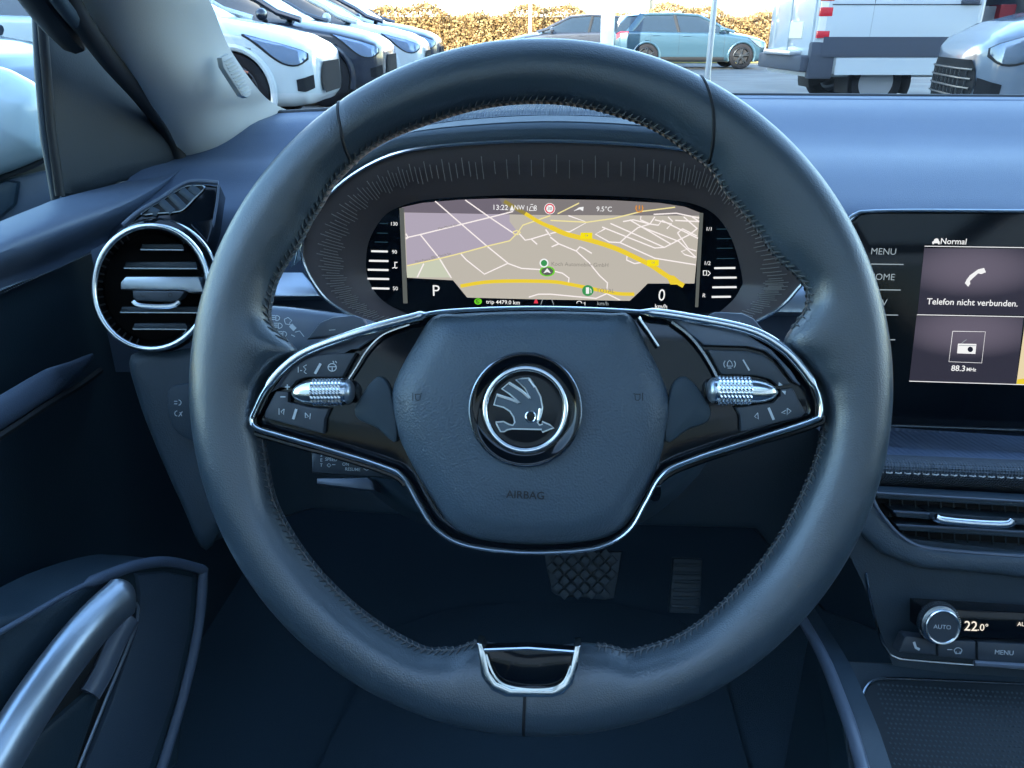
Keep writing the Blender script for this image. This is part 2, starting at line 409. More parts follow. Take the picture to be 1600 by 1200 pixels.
DOOR_X = -.45
DO = Pl((DOOR_X, 0, 0), (1, 0, 0), (0, 1, 0))
cp = thing('door_corner_panel', 'black triangular plastic corner panel between door window and pale pillar', 'panel', atX(180, 240, -.46))
cpl = Pl((-.47, .8, .8), (1, -.25, 0), (0, 1, 0))
pillow('panel', cpl, [(64, 20), (80, -10), (104, 0), (170, 92), (232, 158), (268, 212), (284, 262), (190, 284), (96, 308), (84, 200), (72, 100)],
       [(1, -.03), (1, -.004), (.96, .0), (.8, .001), (.5, .002), (.2, .002)], 'corner_plastic', cp, sm=3, sharp=40)
tube('window_seal', [cpl.at(*p, .004) for p in [(64, 10), (72, 110), (80, 205), (94, 306)]], (.0045, .004), 'rubber', cp, nrm=cpl.n)
tube('window_channel', [cpl.at(*p, -.002) for p in [(57, 22), (61, 110), (70, 215), (87, 312)]], (.004, .004), 'hard_plastic', cp, nrm=cpl.n)
tube('pillar_seal', cat([P(98, -40, .60), P(112, 8, .63), P(165, 87, .70), P(222, 152, .79), P(262, 206, .86), P(284, 258, .89)], 5), .009, 'rubber', cp)
tube('frame_bar', cat([P(30, -40, .58), P(62, 5, .62), P(85, 35, .66), P(112, 62, .70)], 4), [(.017, .012)]*12+[(.006, .006)], 'rubber', cp)
tube('frame_edge', cat([P(66, -40, .57), P(95, 5, .60), P(125, 42, .66), P(160, 80, .70)], 4), .006, 'hard_plastic', cp)

# ------------------------------------------------------------------ driver's door
dr = thing('driver_door', 'dark door panel with soft blue grey armrest ledge and silver pull handle', 'door', (DOOR_X, .5, .2))
# inner skin
rows = []
for i in range(25):
    y = -.4 + i*1.42/24
    rows.append([(DOOR_X - .03 + .05*max(0, (z_-.45)/.3 if z_ < .45 else 0), y, z_) for z_ in [.2+.55*k/14 for k in range(15)]])
grid('door_skin', rows, 'door_plastic', dr)
top = [(-140, 402), (-60, 370), (0, 346), (60, 322), (96, 309), (190, 285), (250, 268), (284, 260)]
bot = [(-140, 505), (-60, 478), (0, 452), (60, 430), (105, 412), (185, 366), (250, 313), (284, 268)]
rows = []
tt, bb = cat([(a, b, 0) for a, b in top], 5), cat([(a, b, 0) for a, b in bot], 5)
for a, b in zip(tt, bb):
    row = []
    for j in range(14):
        s = j/13; x = -.475 + .055*math.sin(math.pi*min(1, s*1.15)*.9)**.7
        row.append(atX(a.x+(b.x-a.x)*s, a.y+(b.y-a.y)*s, x))
    rows.append(row)
grid('ledge', rows, 'door_soft', dr)
prism('perforated_panel', Pl((-.447, 0, 0), (1, 0, .05), (0, 1, 0)), [(-120, 500), (0, 452), (100, 414), (165, 376), (230, 322), (285, 268), (300, 330), (300, 440), (240, 480), (130, 560), (0, 632), (-120, 690)], -.02, .0, 'perforated', dr, .004)
hl = Pl((-.425, 0, 0), (1, 0, .1), (0, 1, 0))
hb = prism('opening_lever', hl, [(-60, 575), (0, 570), (38, 562), (47, 567), (42, 582), (22, 602), (0, 620), (-60, 650)], -.02, .006, 'piano_black', dr, .004, 3)
tube('lever_edge', [hl.at(*p, .006) for p in [(-60, 573), (0, 569), (38, 562), (47, 567)]], .0012, 'chrome', hb, seg=6)
rp_ = cat([atX(*p, -.43) for p in [(-100, 706), (0, 645), (60, 608), (110, 580), (145, 556)]], 5)
tube('trim_ridge', rp_, [(.011*min(1, (len(rp_)-i)/9)+.001, .007*min(1, (len(rp_)-i)/9)+.0005) for i in range(len(rp_))], 'door_soft', dr, nrm=(1, 0, 0), seg=14)
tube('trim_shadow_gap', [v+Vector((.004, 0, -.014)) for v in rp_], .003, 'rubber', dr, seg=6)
# lower door: raised pocket panel with pull handle
LP = Pl((-.375, 0, 0), (1, -.22, .1), (0, 1, 0))
prism('pocket_panel', LP, [(-60, 1000), (60, 955), (140, 912), (215, 884), (262, 878), (322, 893), (314, 985), (290, 1095), (250, 1230), (-60, 1230)], -.06, 0, 'door_plastic', dr, .008, 3, sm=3)
prism('speaker_panel', LP, [(216, 897), (262, 893), (303, 902), (297, 985), (272, 1092), (232, 1210), (130, 1210), (175, 1100), (214, 985), (220, 930)], -.01, .004, 'speaker_skin', dr, .003)
fr_ = cat([LP.at(*p, .003) for p in [(-40, 1010), (40, 965), (110, 925), (165, 900), (215, 883), (262, 878), (312, 889), (317, 897), (309, 985), (284, 1095), (246, 1220)]], 5)
tube('panel_rim', fr_, [(.0045, .004) if i > 12 else (.002, .002) for i in range(len(fr_))], 'door_soft', dr, seg=10)
prism('pocket_recess', LP, [(-60, 1200), (20, 1150), (80, 1075), (140, 1000), (190, 952), (212, 950), (205, 985), (172, 1068), (118, 1215), (-60, 1215)], -.01, .003, 'rubber', dr)
hd = cat([LP.at(*p, .020) for p in [(-60, 1290), (0, 1185), (45, 1110), (90, 1045), (140, 982), (185, 938), (203, 926)]], 6)
n_ = len(hd)
tube('pull_handle', hd, [(.0155*(1 if i < n_-6 else (n_-i+1)/7.5+.1), .012*(1 if i < n_-6 else (n_-i+1)/7.5+.1)) for i in range(n_)], 'satin_silver', dr, seg=16, nrm=LP.n)
tube('grip_insert', cat([LP.at(*p, .006) for p in [(202, 965), (180, 1005), (160, 1050), (140, 1085)]], 4), (.009, .006), 'satin_trim', dr, seg=10, nrm=LP.n)
prism('handle_cup', LP, [(140, 1080), (153, 1082), (155, 1095), (120, 1200), (80, 1230), (20, 1230), (60, 1150)], 0, .007, 'door_plastic', dr, .003)
tube('chrome_strip', cat([LP.at(*p, .007) for p in [(213, 942), (216, 955), (210, 985), (190, 1035), (165, 1095), (118, 1212)]], 5), .0012, 'satin_silver', dr, seg=6)

# ------------------------------------------------------------------ door mirror outside the driver's window
mr = thing('door_mirror', 'white door mirror housing with dark foot seen through driver window', 'mirror', P(10, 300, 1.05))
mp_ = Pl(P(0, 190, 1.02), (.35, -1, .1))
pillow('housing', mp_, [(-150, 120), (-70, 100), (0, 104), (40, 121), (62, 136), (74, 160), (80, 205), (78, 240), (50, 256), (0, 275), (-70, 292), (-140, 270), (-175, 190)],
       [(1, -.10), (1.0, -.02), (.98, .0), (.9, .018), (.7, .034), (.4, .042), (.15, .045)], 'paint_white', mr, sm=4, sharp=70)
tube('lower_seam', cat([mp_.at(*p, -.004) for p in [(-140, 273), (-70, 294), (0, 278), (50, 259), (76, 244)]], 4), .004, 'rubber', mr)
prism('foot', mp_, [(-60, 290), (0, 281), (60, 268), (84, 262), (92, 330), (40, 345), (-60, 380)], -.05, -.006, 'satin_trim', mr, .008)
prism('foot_joint', mp_, [(-40, 296), (10, 282), (28, 285), (22, 320), (-5, 345), (-40, 350)], -.02, .004, 'hard_plastic', mr, .006)

# ------------------------------------------------------------------ dashboard
db = thing('dashboard', 'long dark dashboard with soft matte top below the windscreen', 'dashboard', (.4, .9, .2))
zf = atY(1465, 338, .72).z; zr = atY(1465, 156, 1.20).z
prof = [(1.235, zr+.002), (1.20, zr), (1.10, zr-.006), (.98, (zf*.45+zr*.55)-.004), (.86, zf+.026), (.78, zf+.012), (.74, zf+.003), (.722, zf-.006), (.712, zf-.02), (.708, zf-.05), (.705, zf-.16)]
prof = [(p.x, p.y) for p in cat([(a, b, 0) for a, b in prof], 3)]
def squeeze(x, y):                                   # the windscreen base curves back towards the doors
    k = max(0, min(1, (.12-x)/.5)); k = k*k*(3-2*k); k2 = max(0, min(1, (x-.75)/.5))
    return y if y < .78 else .78+(y-.78)*(1-.52*k-.3*k2*k2)
rows = []
for j in range(41):
    x = -.47 + 1.78*j/40
    rows.append([(x, squeeze(x, y), z - .012*max(0, (-x-.18)/.3)) for y, z in prof])
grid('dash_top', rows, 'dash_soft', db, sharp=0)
tube('cowl_edge', [Vector((x, squeeze(x, 1.243), zr+.0015-.012*max(0, (-x-.18)/.3))) for x in [-.46+1.76*j/40 for j in range(41)]], (.006, .0035), 'rubber', db, nrm=(0, 0, 1))
tube('demister_slot', [Vector((x, squeeze(x, 1.205), zr-.0005)) for x in [.02+1.25*j/40 for j in range(41)]], (.010, .0022), 'dash_soft', db, nrm=(0, 0, 1))
# front face left and right of the wheel
FA = Pl((0, .70, .6), (0, -1, .12))
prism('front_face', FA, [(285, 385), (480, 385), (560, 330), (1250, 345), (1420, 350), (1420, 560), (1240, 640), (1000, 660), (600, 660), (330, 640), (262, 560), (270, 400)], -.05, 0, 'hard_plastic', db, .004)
FS = Pl((0, .695, FA.at(450, 445).z), (0, -.75, .66))
prism('silver_strip', FS, [(300, 424), (472, 424), (486, 440), (502, 463), (300, 466)], 0, .008, 'satin_silver', db, .003)
prism('silver_strip', FS, [(1180, 488), (1232, 438), (1262, 434), (1400, 445), (1400, 490), (1215, 488)], 0, .008, 'satin_silver', db, .003)
prism('black_strip', FA, [(300, 396), (458, 400), (470, 420), (300, 421)], 0, .005, 'piano_black', db, .002)
tube('trim_line', cat([FA.at(*p, .012) for p in [(300, 476), (400, 476), (450, 479), (500, 486), (530, 494)]], 4), .0018, 'satin_trim', db, seg=6)
prism('lower_face', Pl((0, .68, .5), (0, -1, .25)), [(258, 540), (330, 560), (600, 640), (1050, 640), (1390, 560), (1420, 700), (1420, 1010), (1290, 960), (1180, 830), (800, 820), (480, 800), (330, 850), (300, 700)], -.04, 0, 'hard_plastic', db, .01)
# light switch at the far left of the dashboard
KN = Pl(P(276, 640, .645), (.35, -1, .3))
pillow('side_panel', KN, [(205, 555), (270, 548), (350, 545), (360, 640), (360, 780), (322, 860), (285, 790), (245, 700), (215, 620)], [(1, -.03), (1, -.006), (.97, 0), (.85, .002), (.4, .003)], 'hard_plastic', db, sm=4, sharp=70)
LS = Pl(P(276, 640, .6405), (.35, -1, .3))
lsw = thing('light_switch', 'black headlamp switch panel with faint lamp symbols left of steering column', 'switch', P(276, 660, .64))
prism('panel', LS, [(262, 612), (290, 600), (345, 602), (345, 690), (300, 690), (268, 665)], -.01, .003, 'hard_plastic', lsw, .002, sm=3)
ribbons('lamp_symbol', LS, [[(272, 627), (277, 627)], [(272, 631), (277, 631)], arc(279, 629, 4, 4, -90, 90, 8)], 1.2, .0034, 'icon_print', lsw)
ribbons('lamp_symbol', LS, [arc(277, 646, 4, 4, 90, 270, 8), [(281, 644), (284, 650)], [(279, 651), (285, 643)]], 1.2, .0034, 'icon_print', lsw)

# ------------------------------------------------------------------ side vent panel and round vent
vp = thing('demister_panel', 'glossy black corner panel with slatted demister opening above round vent', 'vent', P(290, 340, .70))
VP = Pl(P(290, 330, .70), (.25, -.8, .55))
def z2(x, y): return (120+x/4.1375, 270+y/4.1375)
prism('gloss_panel', VP, [z2(*p) for p in [(230, 420), (300, 350), (400, 262), (560, 165), (690, 82), (780, 62), (925, 80), (915, 140), (890, 320), (845, 470), (900, 560), (860, 640), (500, 640), (250, 560)]], -.03, 0, 'piano_black', vp, .004, 3)
tube('panel_rim', cat([VP.at(*z2(*p), .001) for p in [(300, 340), (400, 255), (560, 158), (690, 74), (780, 55), (915, 66)]], 4), .0022, 'satin_trim', vp, seg=8)
tube('panel_edge', [VP.at(*z2(*p), .001) for p in [(918, 80), (908, 180), (885, 320), (850, 440)]], .0012, 'satin_trim', vp, seg=6)
FP = Pl(VP.at(*z2(850, 330), .0008), (.12, -.5, .86))  # extra facet, tilted up so the gloss catches a sky reflection
prism('sky_facet', FP, [z2(*p) for p in [(735, 335), (820, 235), (904, 150), (886, 320), (846, 452), (800, 400)]], -.004, .0008, 'piano_black', vp, .001)
op = [(420, 270), (490, 215), (560, 172), (690, 95), (760, 84), (826, 92), (760, 165), (690, 235), (640, 253), (520, 262)]
vo = prism('vent_opening', VP, [z2(*p) for p in op], -.002, .0008, 'arch_black', vp)
tube('opening_rim', cat([VP.at(*z2(*p), .001) for p in op], 4, True), .0011, 'dark_chrome', vp, closed=True, seg=6)
for a, b in (((470, 235), (525, 262)), ((545, 185), (620, 255)), ((610, 145), (695, 230)), ((675, 110), (750, 170)), ((735, 92), (790, 135))):
    tube('slat', [VP.at(*z2(*a), .0012), VP.at(*z2(*b), .0012)], (.0035, .0012), 'hard_plastic', vp, seg=8, nrm=VP.n)

rv = thing('round_air_vent', 'round chrome ringed air vent with horizontal slats beside driver door', 'vent', P(240, 540, .62))
RV = Pl(P(238, 449, .63), (.18, -.93, .33))
def circ(r, n=56, cx=236.5, cy=449, ax=89.5, ay=96.5, h=0): return [RV.at(cx+ax*r*math.cos(2*math.pi*k/n), cy-ay*r*math.sin(2*math.pi*k/n), h) for k in range(n)]
grid('housing', [circ(1.06, h=-.05, cx=243, cy=446), circ(1.10, h=-.008, cx=243, cy=446), circ(1.06, h=.001, cx=243, cy=446), circ(1.0, h=.004)], 'piano_black', rv, closed_u=True)
tube('outer_ring', [RV.at(247+93*math.cos(R(a)), 445-99*math.sin(R(a)), -.004) for a in range(-30, 150, 6)], .0016, 'chrome', rv, seg=8)
prism('patterned_band', RV, [(247+94*math.cos(R(a)), 445-98*math.sin(R(a))) for a in range(0, 100, 5)]+[(238+90*math.cos(R(a)), 448-96*math.sin(R(a))) for a in range(100, -1, -5)], -.01, -.003, 'knurl_band' if 'knurl_band' in MATS else 'satin_trim', rv)
tube('chrome_ring', circ(1.0, h=.006), (.0024, .0026), 'chrome', rv, closed=True, seg=10, nrm=RV.n)
grid('barrel_lip', [circ(.985, h=.005), circ(.93, h=-.004), circ(.88, h=-.016, cx=239)], 'dark_chrome', rv, closed_u=True)
grid('barrel', [circ(.88, h=-.016, cx=239), circ(.86, h=-.020, cx=240), circ(.84, h=-.05, cx=240)], 'piano_black', rv, closed_u=True)
mesh('back_plate', circ(.9, h=-.045), [tuple(range(56))], 'arch_black', rv)
for a in range(118, 262, 8):
    tube('barrel_rib', [RV.at(236.5+88*.99*math.cos(R(a)), 449-95*.99*math.sin(R(a)), .004), RV.at(238+89*.88*math.cos(R(a)), 449-96*.88*math.sin(R(a)), -.012)], .0008, 'arch_black', rv, seg=5)
for (x0, x1, y, hh) in ((222, 285, 389, 8), (196, 306, 418, 9), (190, 308, 487, 8), (210, 290, 513, 8)):
    b_ = prism('slat', RV, [(x0, y-hh), (x1, y-hh), (x1+3, y), (x1, y+1.5), (x0, y+1.5), (x0-3, y)], -.03, -.012, 'hard_plastic', rv, .001)
    tube('slat_edge', [RV.at(x0-2, y+1, -.0115), RV.at(x1+2, y+1.5, -.0115)], .0009, 'dark_chrome', b_, seg=6)
prism('centre_vane', RV, [(188, 441), (196, 432), (310, 432), (318, 456), (296, 458), (288, 454), (206, 453), (188, 452)], -.03, -.004, 'satin_silver', rv, .0015)
sl = prism('slider', RV, [(207, 454), (289, 455), (281, 466), (270, 472), (213, 470), (207, 464)], -.01, .003, 'button_plastic', rv, .0012)
tube('slider_grip', cat([RV.at(*p, .005) for p in [(208, 471), (216, 477), (240, 479), (268, 478), (281, 471)]], 4), (.0022, .002), 'knurl_chrome', sl, seg=8)
ribbons('slider_mark', RV, [[(219, 459), (222, 463), (226, 462)], arc(266, 461, 3, 3, 0, 360, 10)], 1.2, .0034, 'emboss', sl)

# ------------------------------------------------------------------ instrument cluster
ic = thing('instrument_cluster', 'hooded digital instrument cluster showing a lit street map', 'instruments', P(850, 500, .66))
CL = Pl(P(850, 400, .63), (0, -1, .02))
CB = Pl(P(850, 230, .585), (0, -1, .10))
outer = [(472, 400), (484, 345), (528, 291), (588, 252), (650, 233), (750, 223), (850, 220), (950, 223), (1050, 231), (1112, 246), (1172, 290), (1222, 358), (1252, 430), (1243, 455), (1205, 490), (1130, 520), (1000, 535), (850, 538), (690, 535), (580, 505), (530, 482), (497, 452)]
inner = [(572, 415), (576, 378), (596, 342), (622, 324), (668, 312), (760, 306), (850, 304), (950, 306), (1042, 312), (1088, 320), (1122, 340), (1146, 380), (1160, 435), (1156, 452), (1140, 474), (1100, 498), (1000, 510), (850, 512), (690, 505), (625, 485), (594, 466), (577, 440)]
oc = [(p.x, p.y) for p in cat([(a, b, 0) for a, b in outer], 5, True)]; icn = [(p.x, p.y) for p in cat([(a, b, 0) for a, b in inner], 5, True)]
def shade(t, i, h=0):
    a, b = CB.at(*oc[i], 0), CL.at(*icn[i], 0)
    k = t - .22*math.sin(math.pi*t)      # the funnel bows outwards
    v = a.lerp(b, t); dp = a.lerp(b, k)
    return Vector((v.x, dp.y - h, v.z)) + (Vector((0, 0, 0)))
N = len(oc)
sf = grid('funnel', [[shade(t, i) for i in range(N)] for t in (0, .15, .3, .45, .6, .75, .9, 1)], 'cluster_brown', ic, closed_u=True, sharp=0)
rb = MB()
for k in range(0, N*2):
    i = (k//2) % N; f_ = (k % 2)*.5
    def pt(t): return shade(t, i, .0012).lerp(shade(t, (i+1) % N, .0012), f_)
    q = (oc[i][0], oc[i][1])
    if q[1] > 525: continue
    t0, t1 = (.30+.06*math.sin(k*2.1), .62+.05*math.sin(k*1.3))
    if 730 < q[0] < 1010 and q[1] < 260 and k % 2: continue
    rb.rows(tube_rows([pt(t0), pt((t0+t1)/2), pt(t1)], .00035, seg=4))
rb.build('rib_lines', 'rib_line', sf, kind='stuff')
tube('chrome_rim', [CB.at(*p, .001) for p in oc], (.0016, .0016), 'chrome', ic, closed=True, seg=8)
# visor
vis = [(452, 420), (478, 345), (535, 272), (610, 215), (690, 192), (850, 180), (1010, 188), (1095, 210), (1180, 285), (1240, 370), (1276, 440)]
visi = [(470, 400), (482, 345), (526, 290), (586, 250), (650, 231), (850, 218), (1050, 229), (1113, 244), (1174, 289), (1225, 358), (1256, 432)]
vs_, vi_ = cat([(a, b, 0) for a, b in vis], 5), cat([(a, b, 0) for a, b in visi], 5)
r0 = [CB.at(p.x, p.y, .001) for p in vi_]; r1 = [CB.at(p.x, p.y-2+(q.y-p.y)*.4, .003) for p, q in zip(vi_, vs_)]
r2 = [CB.at(p.x, p.y, -.03) for p in vs_]; r3 = [v+Vector((0, .012, .0035)) for v in r2]; r4 = [v+Vector((0, .16, .006)) for v in r2]; r5 = [v+Vector((0, .20, -.05)) for v in r2]
grid('visor_face', [r0, r1, [a.lerp(b, .6) for a, b in zip(r1, r2)], r2], 'hard_plastic', ic, sharp=0)
grid('visor_top', [[v+Vector((0, .0005, .0003)) for v in r2], r3, r4, r5], 'woven_fabric', ic, sharp=0)
tube('visor_line', [v.lerp(u, .5)+Vector((0, -.001, 0)) for v, u in zip(r1, r2)], .0006, 'dark_chrome', ic, seg=5)
LD = Pl(P(860, 290, .608), (0, -.8, -.25))
prism('sensor_cover', LD, [(722, 283), (860, 279), (1000, 284), (960, 300), (860, 302), (757, 299)], -.01, .001, 'satin_trim', ic, .002)

# display
dp = prism('display', CL, inner, -.01, .0, 'piano_black', ic, .0, sm=4)
H = .00015
mapo = [(627, 334), (628, 324), (660, 317), (720, 312), (780, 310), (850, 311), (960, 313), (1030, 317), (1070, 323), (1093, 332), (1089, 400), (1085, 443), (1012, 443), (1000, 455), (984, 470), (850, 468), (730, 465), (708, 438), (636, 434)]
flat('map_land', CL, mapo, H, 'map_land', dp)
A = lambda L: [(560+x/5.3333, 290+y/5.3333) for x, y in L]
B = lambda L: [(860+x/5.3333, 290+y/5.3333) for x, y in L]
flat('map_district', CL, A([(385, 215), (1260, 235), (1260, 300), (1330, 390), (1260, 460), (1070, 505), (860, 565), (690, 607), (405, 670)]), H*1.5, 'map_violet', dp)
flat('map_park', CL, A([(405, 675), (690, 612), (775, 765), (405, 765)]), H*1.5, 'map_green', dp)
flat('map_band', CL, [(628, 331), (628, 324), (660, 317), (720, 312), (780, 310), (850, 311), (960, 313), (1030, 317), (1070, 323), (1093, 332), (1093, 337), (850, 336), (630, 332)], H*2, 'map_band', dp)
flat('map_band', CL, [(630, 331.5), (628, 324), (660, 317), (720, 312), (780, 310), (793, 335)], H*2.2, 'map_bandv', dp)
ribbons('white_road', CL, [A([(640, 130), (840, 305), (1060, 495), (1250, 650), (1360, 690), (1530, 700)]), A([(890, 120), (1095, 265), (1290, 395)]), A([(395, 435), (515, 408), (850, 325), (1095, 265), (1290, 215)]),
    A([(515, 408), (670, 600), (775, 770)]), A([(545, 650), (490, 765)]), A([(855, 570), (900, 620), (1050, 738), (1240, 650)]), A([(1340, 400), (1390, 455), (1440, 445), (1590, 400)]), A([(1440, 445), (1490, 490)]), A([(1560, 365), (1600, 420)]),
    A([(1420, 930), (1500, 905), (1600, 905)]), A([(395, 400), (415, 435), (395, 445)]),
    B([(0, 430), (70, 485), (215, 545), (320, 640), (410, 750), (475, 810), (470, 900), (580, 955)]), B([(70, 485), (10, 510)]), B([(215, 545), (245, 510), (280, 525), (345, 565)]), B([(0, 400), (80, 380), (160, 385), (305, 305), (150, 250)]),
    B([(500, 315), (950, 515)]), B([(660, 285), (1000, 485)]), B([(760, 345), (1070, 465), (1215, 600)]), B([(430, 345), (870, 520), (950, 515), (1165, 405), (1220, 360)]), B([(455, 360), (375, 405), (490, 470), (580, 475), (870, 605), (1210, 660)]),
    B([(580, 475), (640, 420), (730, 350), (830, 320), (870, 260)]), B([(605, 300), (690, 285), (830, 320), (900, 330), (930, 290), (1230, 440)]), B([(870, 285), (1010, 320), (970, 360)]), B([(755, 255), (750, 285), (830, 320)]), B([(1060, 395), (1100, 360), (1220, 420)]),
    B([(1060, 395), (1150, 525), (1090, 550), (1120, 575), (1205, 600)]), B([(1110, 260), (1225, 360)]), B([(1040, 290), (1240, 300)]), B([(1150, 525), (1215, 545)]), B([(20, 710), (100, 730), (155, 770), (150, 815)]), B([(0, 905), (380, 940), (470, 900)]), B([(640, 580), (635, 620), (700, 650), (760, 640)]),
    B([(980, 260), (1020, 300)]), B([(1180, 260), (1240, 300)]), B([(860, 240), (1050, 230), (1240, 270)])], 2.0, H*3, 'road_white', dp)
ribbons('cream_road', CL, [A([(405, 668), (690, 605), (860, 562), (1070, 505), (1260, 460), (1330, 390), (1370, 330), (1600, 250)]), B([(0, 290), (305, 305), (520, 275), (760, 215), (1040, 180)]), B([(60, 235), (240, 145)]), A([(1290, 385), (1320, 375), (1350, 390), (1330, 408), (1295, 402), (1290, 385)])], 2.0, H*3.6, 'road_cream', dp)
ribbons('main_road', CL, [(7.5, B([(-140, 40-200+10), (-80, -10), (0, 345), (120, 400), (250, 435), (400, 475), (560, 530), (700, 595), (840, 665), (960, 745), (1110, 835)])[2:]), (6.0, A([(1390, 232), (1500, 300), (1610, 350)])),
    (5.5, A([(850, 838), (1050, 805), (1300, 795), (1600, 800)])+B([(150, 820), (400, 870), (560, 900), (700, 905)]))], 6, H*4, 'road_yellow', dp, smooth=3)
ribbons('main_road', CL, [A([(1215, 130), (1300, 182), (1395, 236)])], 6, H*3.9, 'road_dim', dp)
flat('junction', CL, B([(960, 745), (1030, 750), (1115, 825), (1000, 825)]), H*4.2, 'road_yellow', dp)
for x, y in ((300, 417), (855, 643)):
    s_ = flat('road_sign', CL, B([(x-48, y-25), (x+50, y-25), (x+48, y+25), (x-50, y+25)]), H*5, 'sign_yellow', dp)
    text(CL, '14', *B([(x, y)])[0], 3.6, 'map_label', dp, H*6, 'road_number')
# printed symbols and words on the display
text(CL, '13:22', 781.5, 324.5, 8, 'scr_white', dp, H*6, 'clock', bold=.005)
flat('compass_arrow', CL, [(800, 320), (803.5, 329), (796.5, 329)], H*6, 'scr_white', dp)
text(CL, 'NW', 811.5, 324.5, 7.5, 'scr_white', dp, H*6, 'compass', sx=.85, bold=.005)
ribbons('assist_symbol', CL, [[(824, 322), (824, 329)], [(827, 329), (829, 323), (833, 323), (835, 329), (827, 329)], [(829, 319.5), (833, 319.5)], arc(836.5, 323, 1.6, 1.8, 0, 360, 8), arc(836.5, 327, 1.8, 1.9, 0, 360, 8)], 1.1, H*6, 'scr_white', dp)
flat('limit_ring', CL, arc(859, 326, 8.6, 8.8, 0, 350, 30), H*5, 'scr_white', dp)
ribbons('limit_sign', CL, [arc(859, 326, 6.6, 6.8, 0, 360, 30)], 2.0, H*6, 'scr_red', dp)
text(CL, '30', 859, 326, 5, 'scr_dark', dp, H*6, 'limit_number')
flat('arrow_symbol', CL, [(896, 330), (905, 324), (912, 323), (911, 330), (906, 327)], H*6, 'scr_white', dp)
text(CL, '9.5°C', 944, 327, 7.5, 'scr_white', dp, H*6, 'temperature', bold=.005)
ribbons('tyre_warning', CL, [[(994.5, 321), (993.5, 326), (996, 331), (1002, 331), (1004.5, 326), (1003.5, 321)], [(999, 321), (999, 327)], [(999, 329), (999, 330)]], 1.6, H*6, 'scr_orange', dp)
text(CL, 'P', 681, 455, 17, 'scr_white', dp, H*6, 'gear_letter')
text(CL, '0', 1034, 462, 18, 'scr_white', dp, H*6, 'speed_number', sx=.85)
text(CL, 'km/h', 1033, 479, 6.5, 'scr_white', dp, H*6, 'speed_unit', bold=.01)
text(CL, 'trip 4479.0 km', 786, 472.5, 6, 'scr_white', dp, H*6, 'trip_reading', bold=.008)
text(CL, 'km/h', 942, 474.5, 6, 'scr_grey', dp, H*6, 'speed_unit')
flat('eco_symbol', CL, arc(747, 471, 6, 5, 0, 345, 16), H*6, 'scr_green', dp)
ribbons('eco_mark', CL, [[(744, 469), (748, 473)], arc(747, 471, 3, 3, 40, 320, 10)], 1.1, H*7, 'scr_dark', dp)
flat('belt_warning', CL, [(836, 468), (839, 468), (841, 474), (834, 474)], H*6, 'scr_red', dp)
ribbons('lane_symbol', CL, [[(848, 467), (845, 476)], [(862, 467), (865, 476)]], 1.0, H*6, 'scr_grey', dp)
ribbons('car_symbol', CL, [arc(905, 474, 4, 3.5, 0, 180, 8), [(912, 474), (914, 472), (914, 477)]], 1.2, H*6, 'scr_white', dp)
flat('dealer_pin', CL, arc(850, 411, 7, 7, 0, 345, 18), H*6, 'scr_white', dp)
flat('dealer_mark', CL, arc(850, 411, 5, 5, 0, 340, 12), H*7, 'poi_green', dp)
flat('position_glow', CL, arc(855, 424, 12, 8, 0, 345, 20), H*5, 'scr_green', dp)
flat('position_disc', CL, arc(855, 424, 9.5, 6.2, 0, 345, 20), H*6, 'gap_grey', dp)
flat('position_arrow', CL, [(855, 419), (861, 427), (855, 425), (849, 427)], H*7, 'scr_white', dp)
text(CL, 'Koch Automobile GmbH', 906, 413.5, 6, 'map_label', dp, H*6, 'place_name')
text(CL, 'TOTAL', 946, 454.5, 6, 'map_label', dp, H*6, 'place_name')
flat('fuel_pin', CL, arc(918.5, 454, 9, 8.6, 0, 345, 20), H*6, 'poi_green', dp)
ribbons('fuel_mark', CL, [(5, [(918, 449), (918, 459)]), [(922, 451), (923.5, 453), (923.5, 458)]], 1.2, H*7, 'scr_white', dp)
for n_, (x, y) in enumerate(((700, 354), (690, 399), (665, 406))):
    text(CL, 'Max-Planck-Str.', x, y, 3.6, 'map_label', dp, H*6, 'street_name', rot=13)
flat('screen_divider', CL, [(624, 325), (631, 325), (637, 474), (630, 474)], H*2.5, 'gap_grey', dp)
flat('screen_divider', CL, [(1093, 332), (1099, 333), (1091, 480), (1086, 480)], H*2.5, 'gap_grey', dp)
for y, s_ in ((350, '130'), (394, '90'), (451, '50')): text(CL, s_, 615.5+(y-350)*.02, y, 5.6, 'scr_white', dp, H*6, 'gauge_number', bold=.005)
for y, s_, x in ((358, '1/1', 1108), (411.5, '1/2', 1105), (462, 'R', 1100)): text(CL, s_, x, y, 5.8, 'scr_white', dp, H*6, 'gauge_number', bold=.005)
for x0, x1, y in ((580, 606, 393), (576.5, 607, 408), (574.5, 607, 422), (574, 608, 436), (581, 608.5, 451)): ribbons('gauge_tick', CL, [[(x0, y-.6), (x1, y)]], 3, H*5, 'scr_white', dp)
for x0, x1, y in ((1116, 1149, 419), (1115, 1151, 434), (1113, 1151, 449), (1112, 1142, 464)): ribbons('gauge_tick', CL, [[(x0, y), (x1, y-.4)]], 3, H*5, 'scr_white', dp)
for y in (349, 364, 378): ribbons('gauge_tick', CL, [[(586+(378-y)*.25, y), (606, y+.5)]], 1.2, H*5, 'tick_dim', dp)
for y in (358, 373, 388, 404): ribbons('gauge_tick', CL, [[(1120, y), (1142+(y-358)*.1, y-.3)]], 1.2, H*5, 'tick_dim', dp)
ribbons('coolant_symbol', CL, [[(617, 409), (617, 418)], [(617, 410), (621, 410)], [(613, 419), (616, 418), (619, 419), (621, 418)]], 1.4, H*6, 'scr_white', dp)
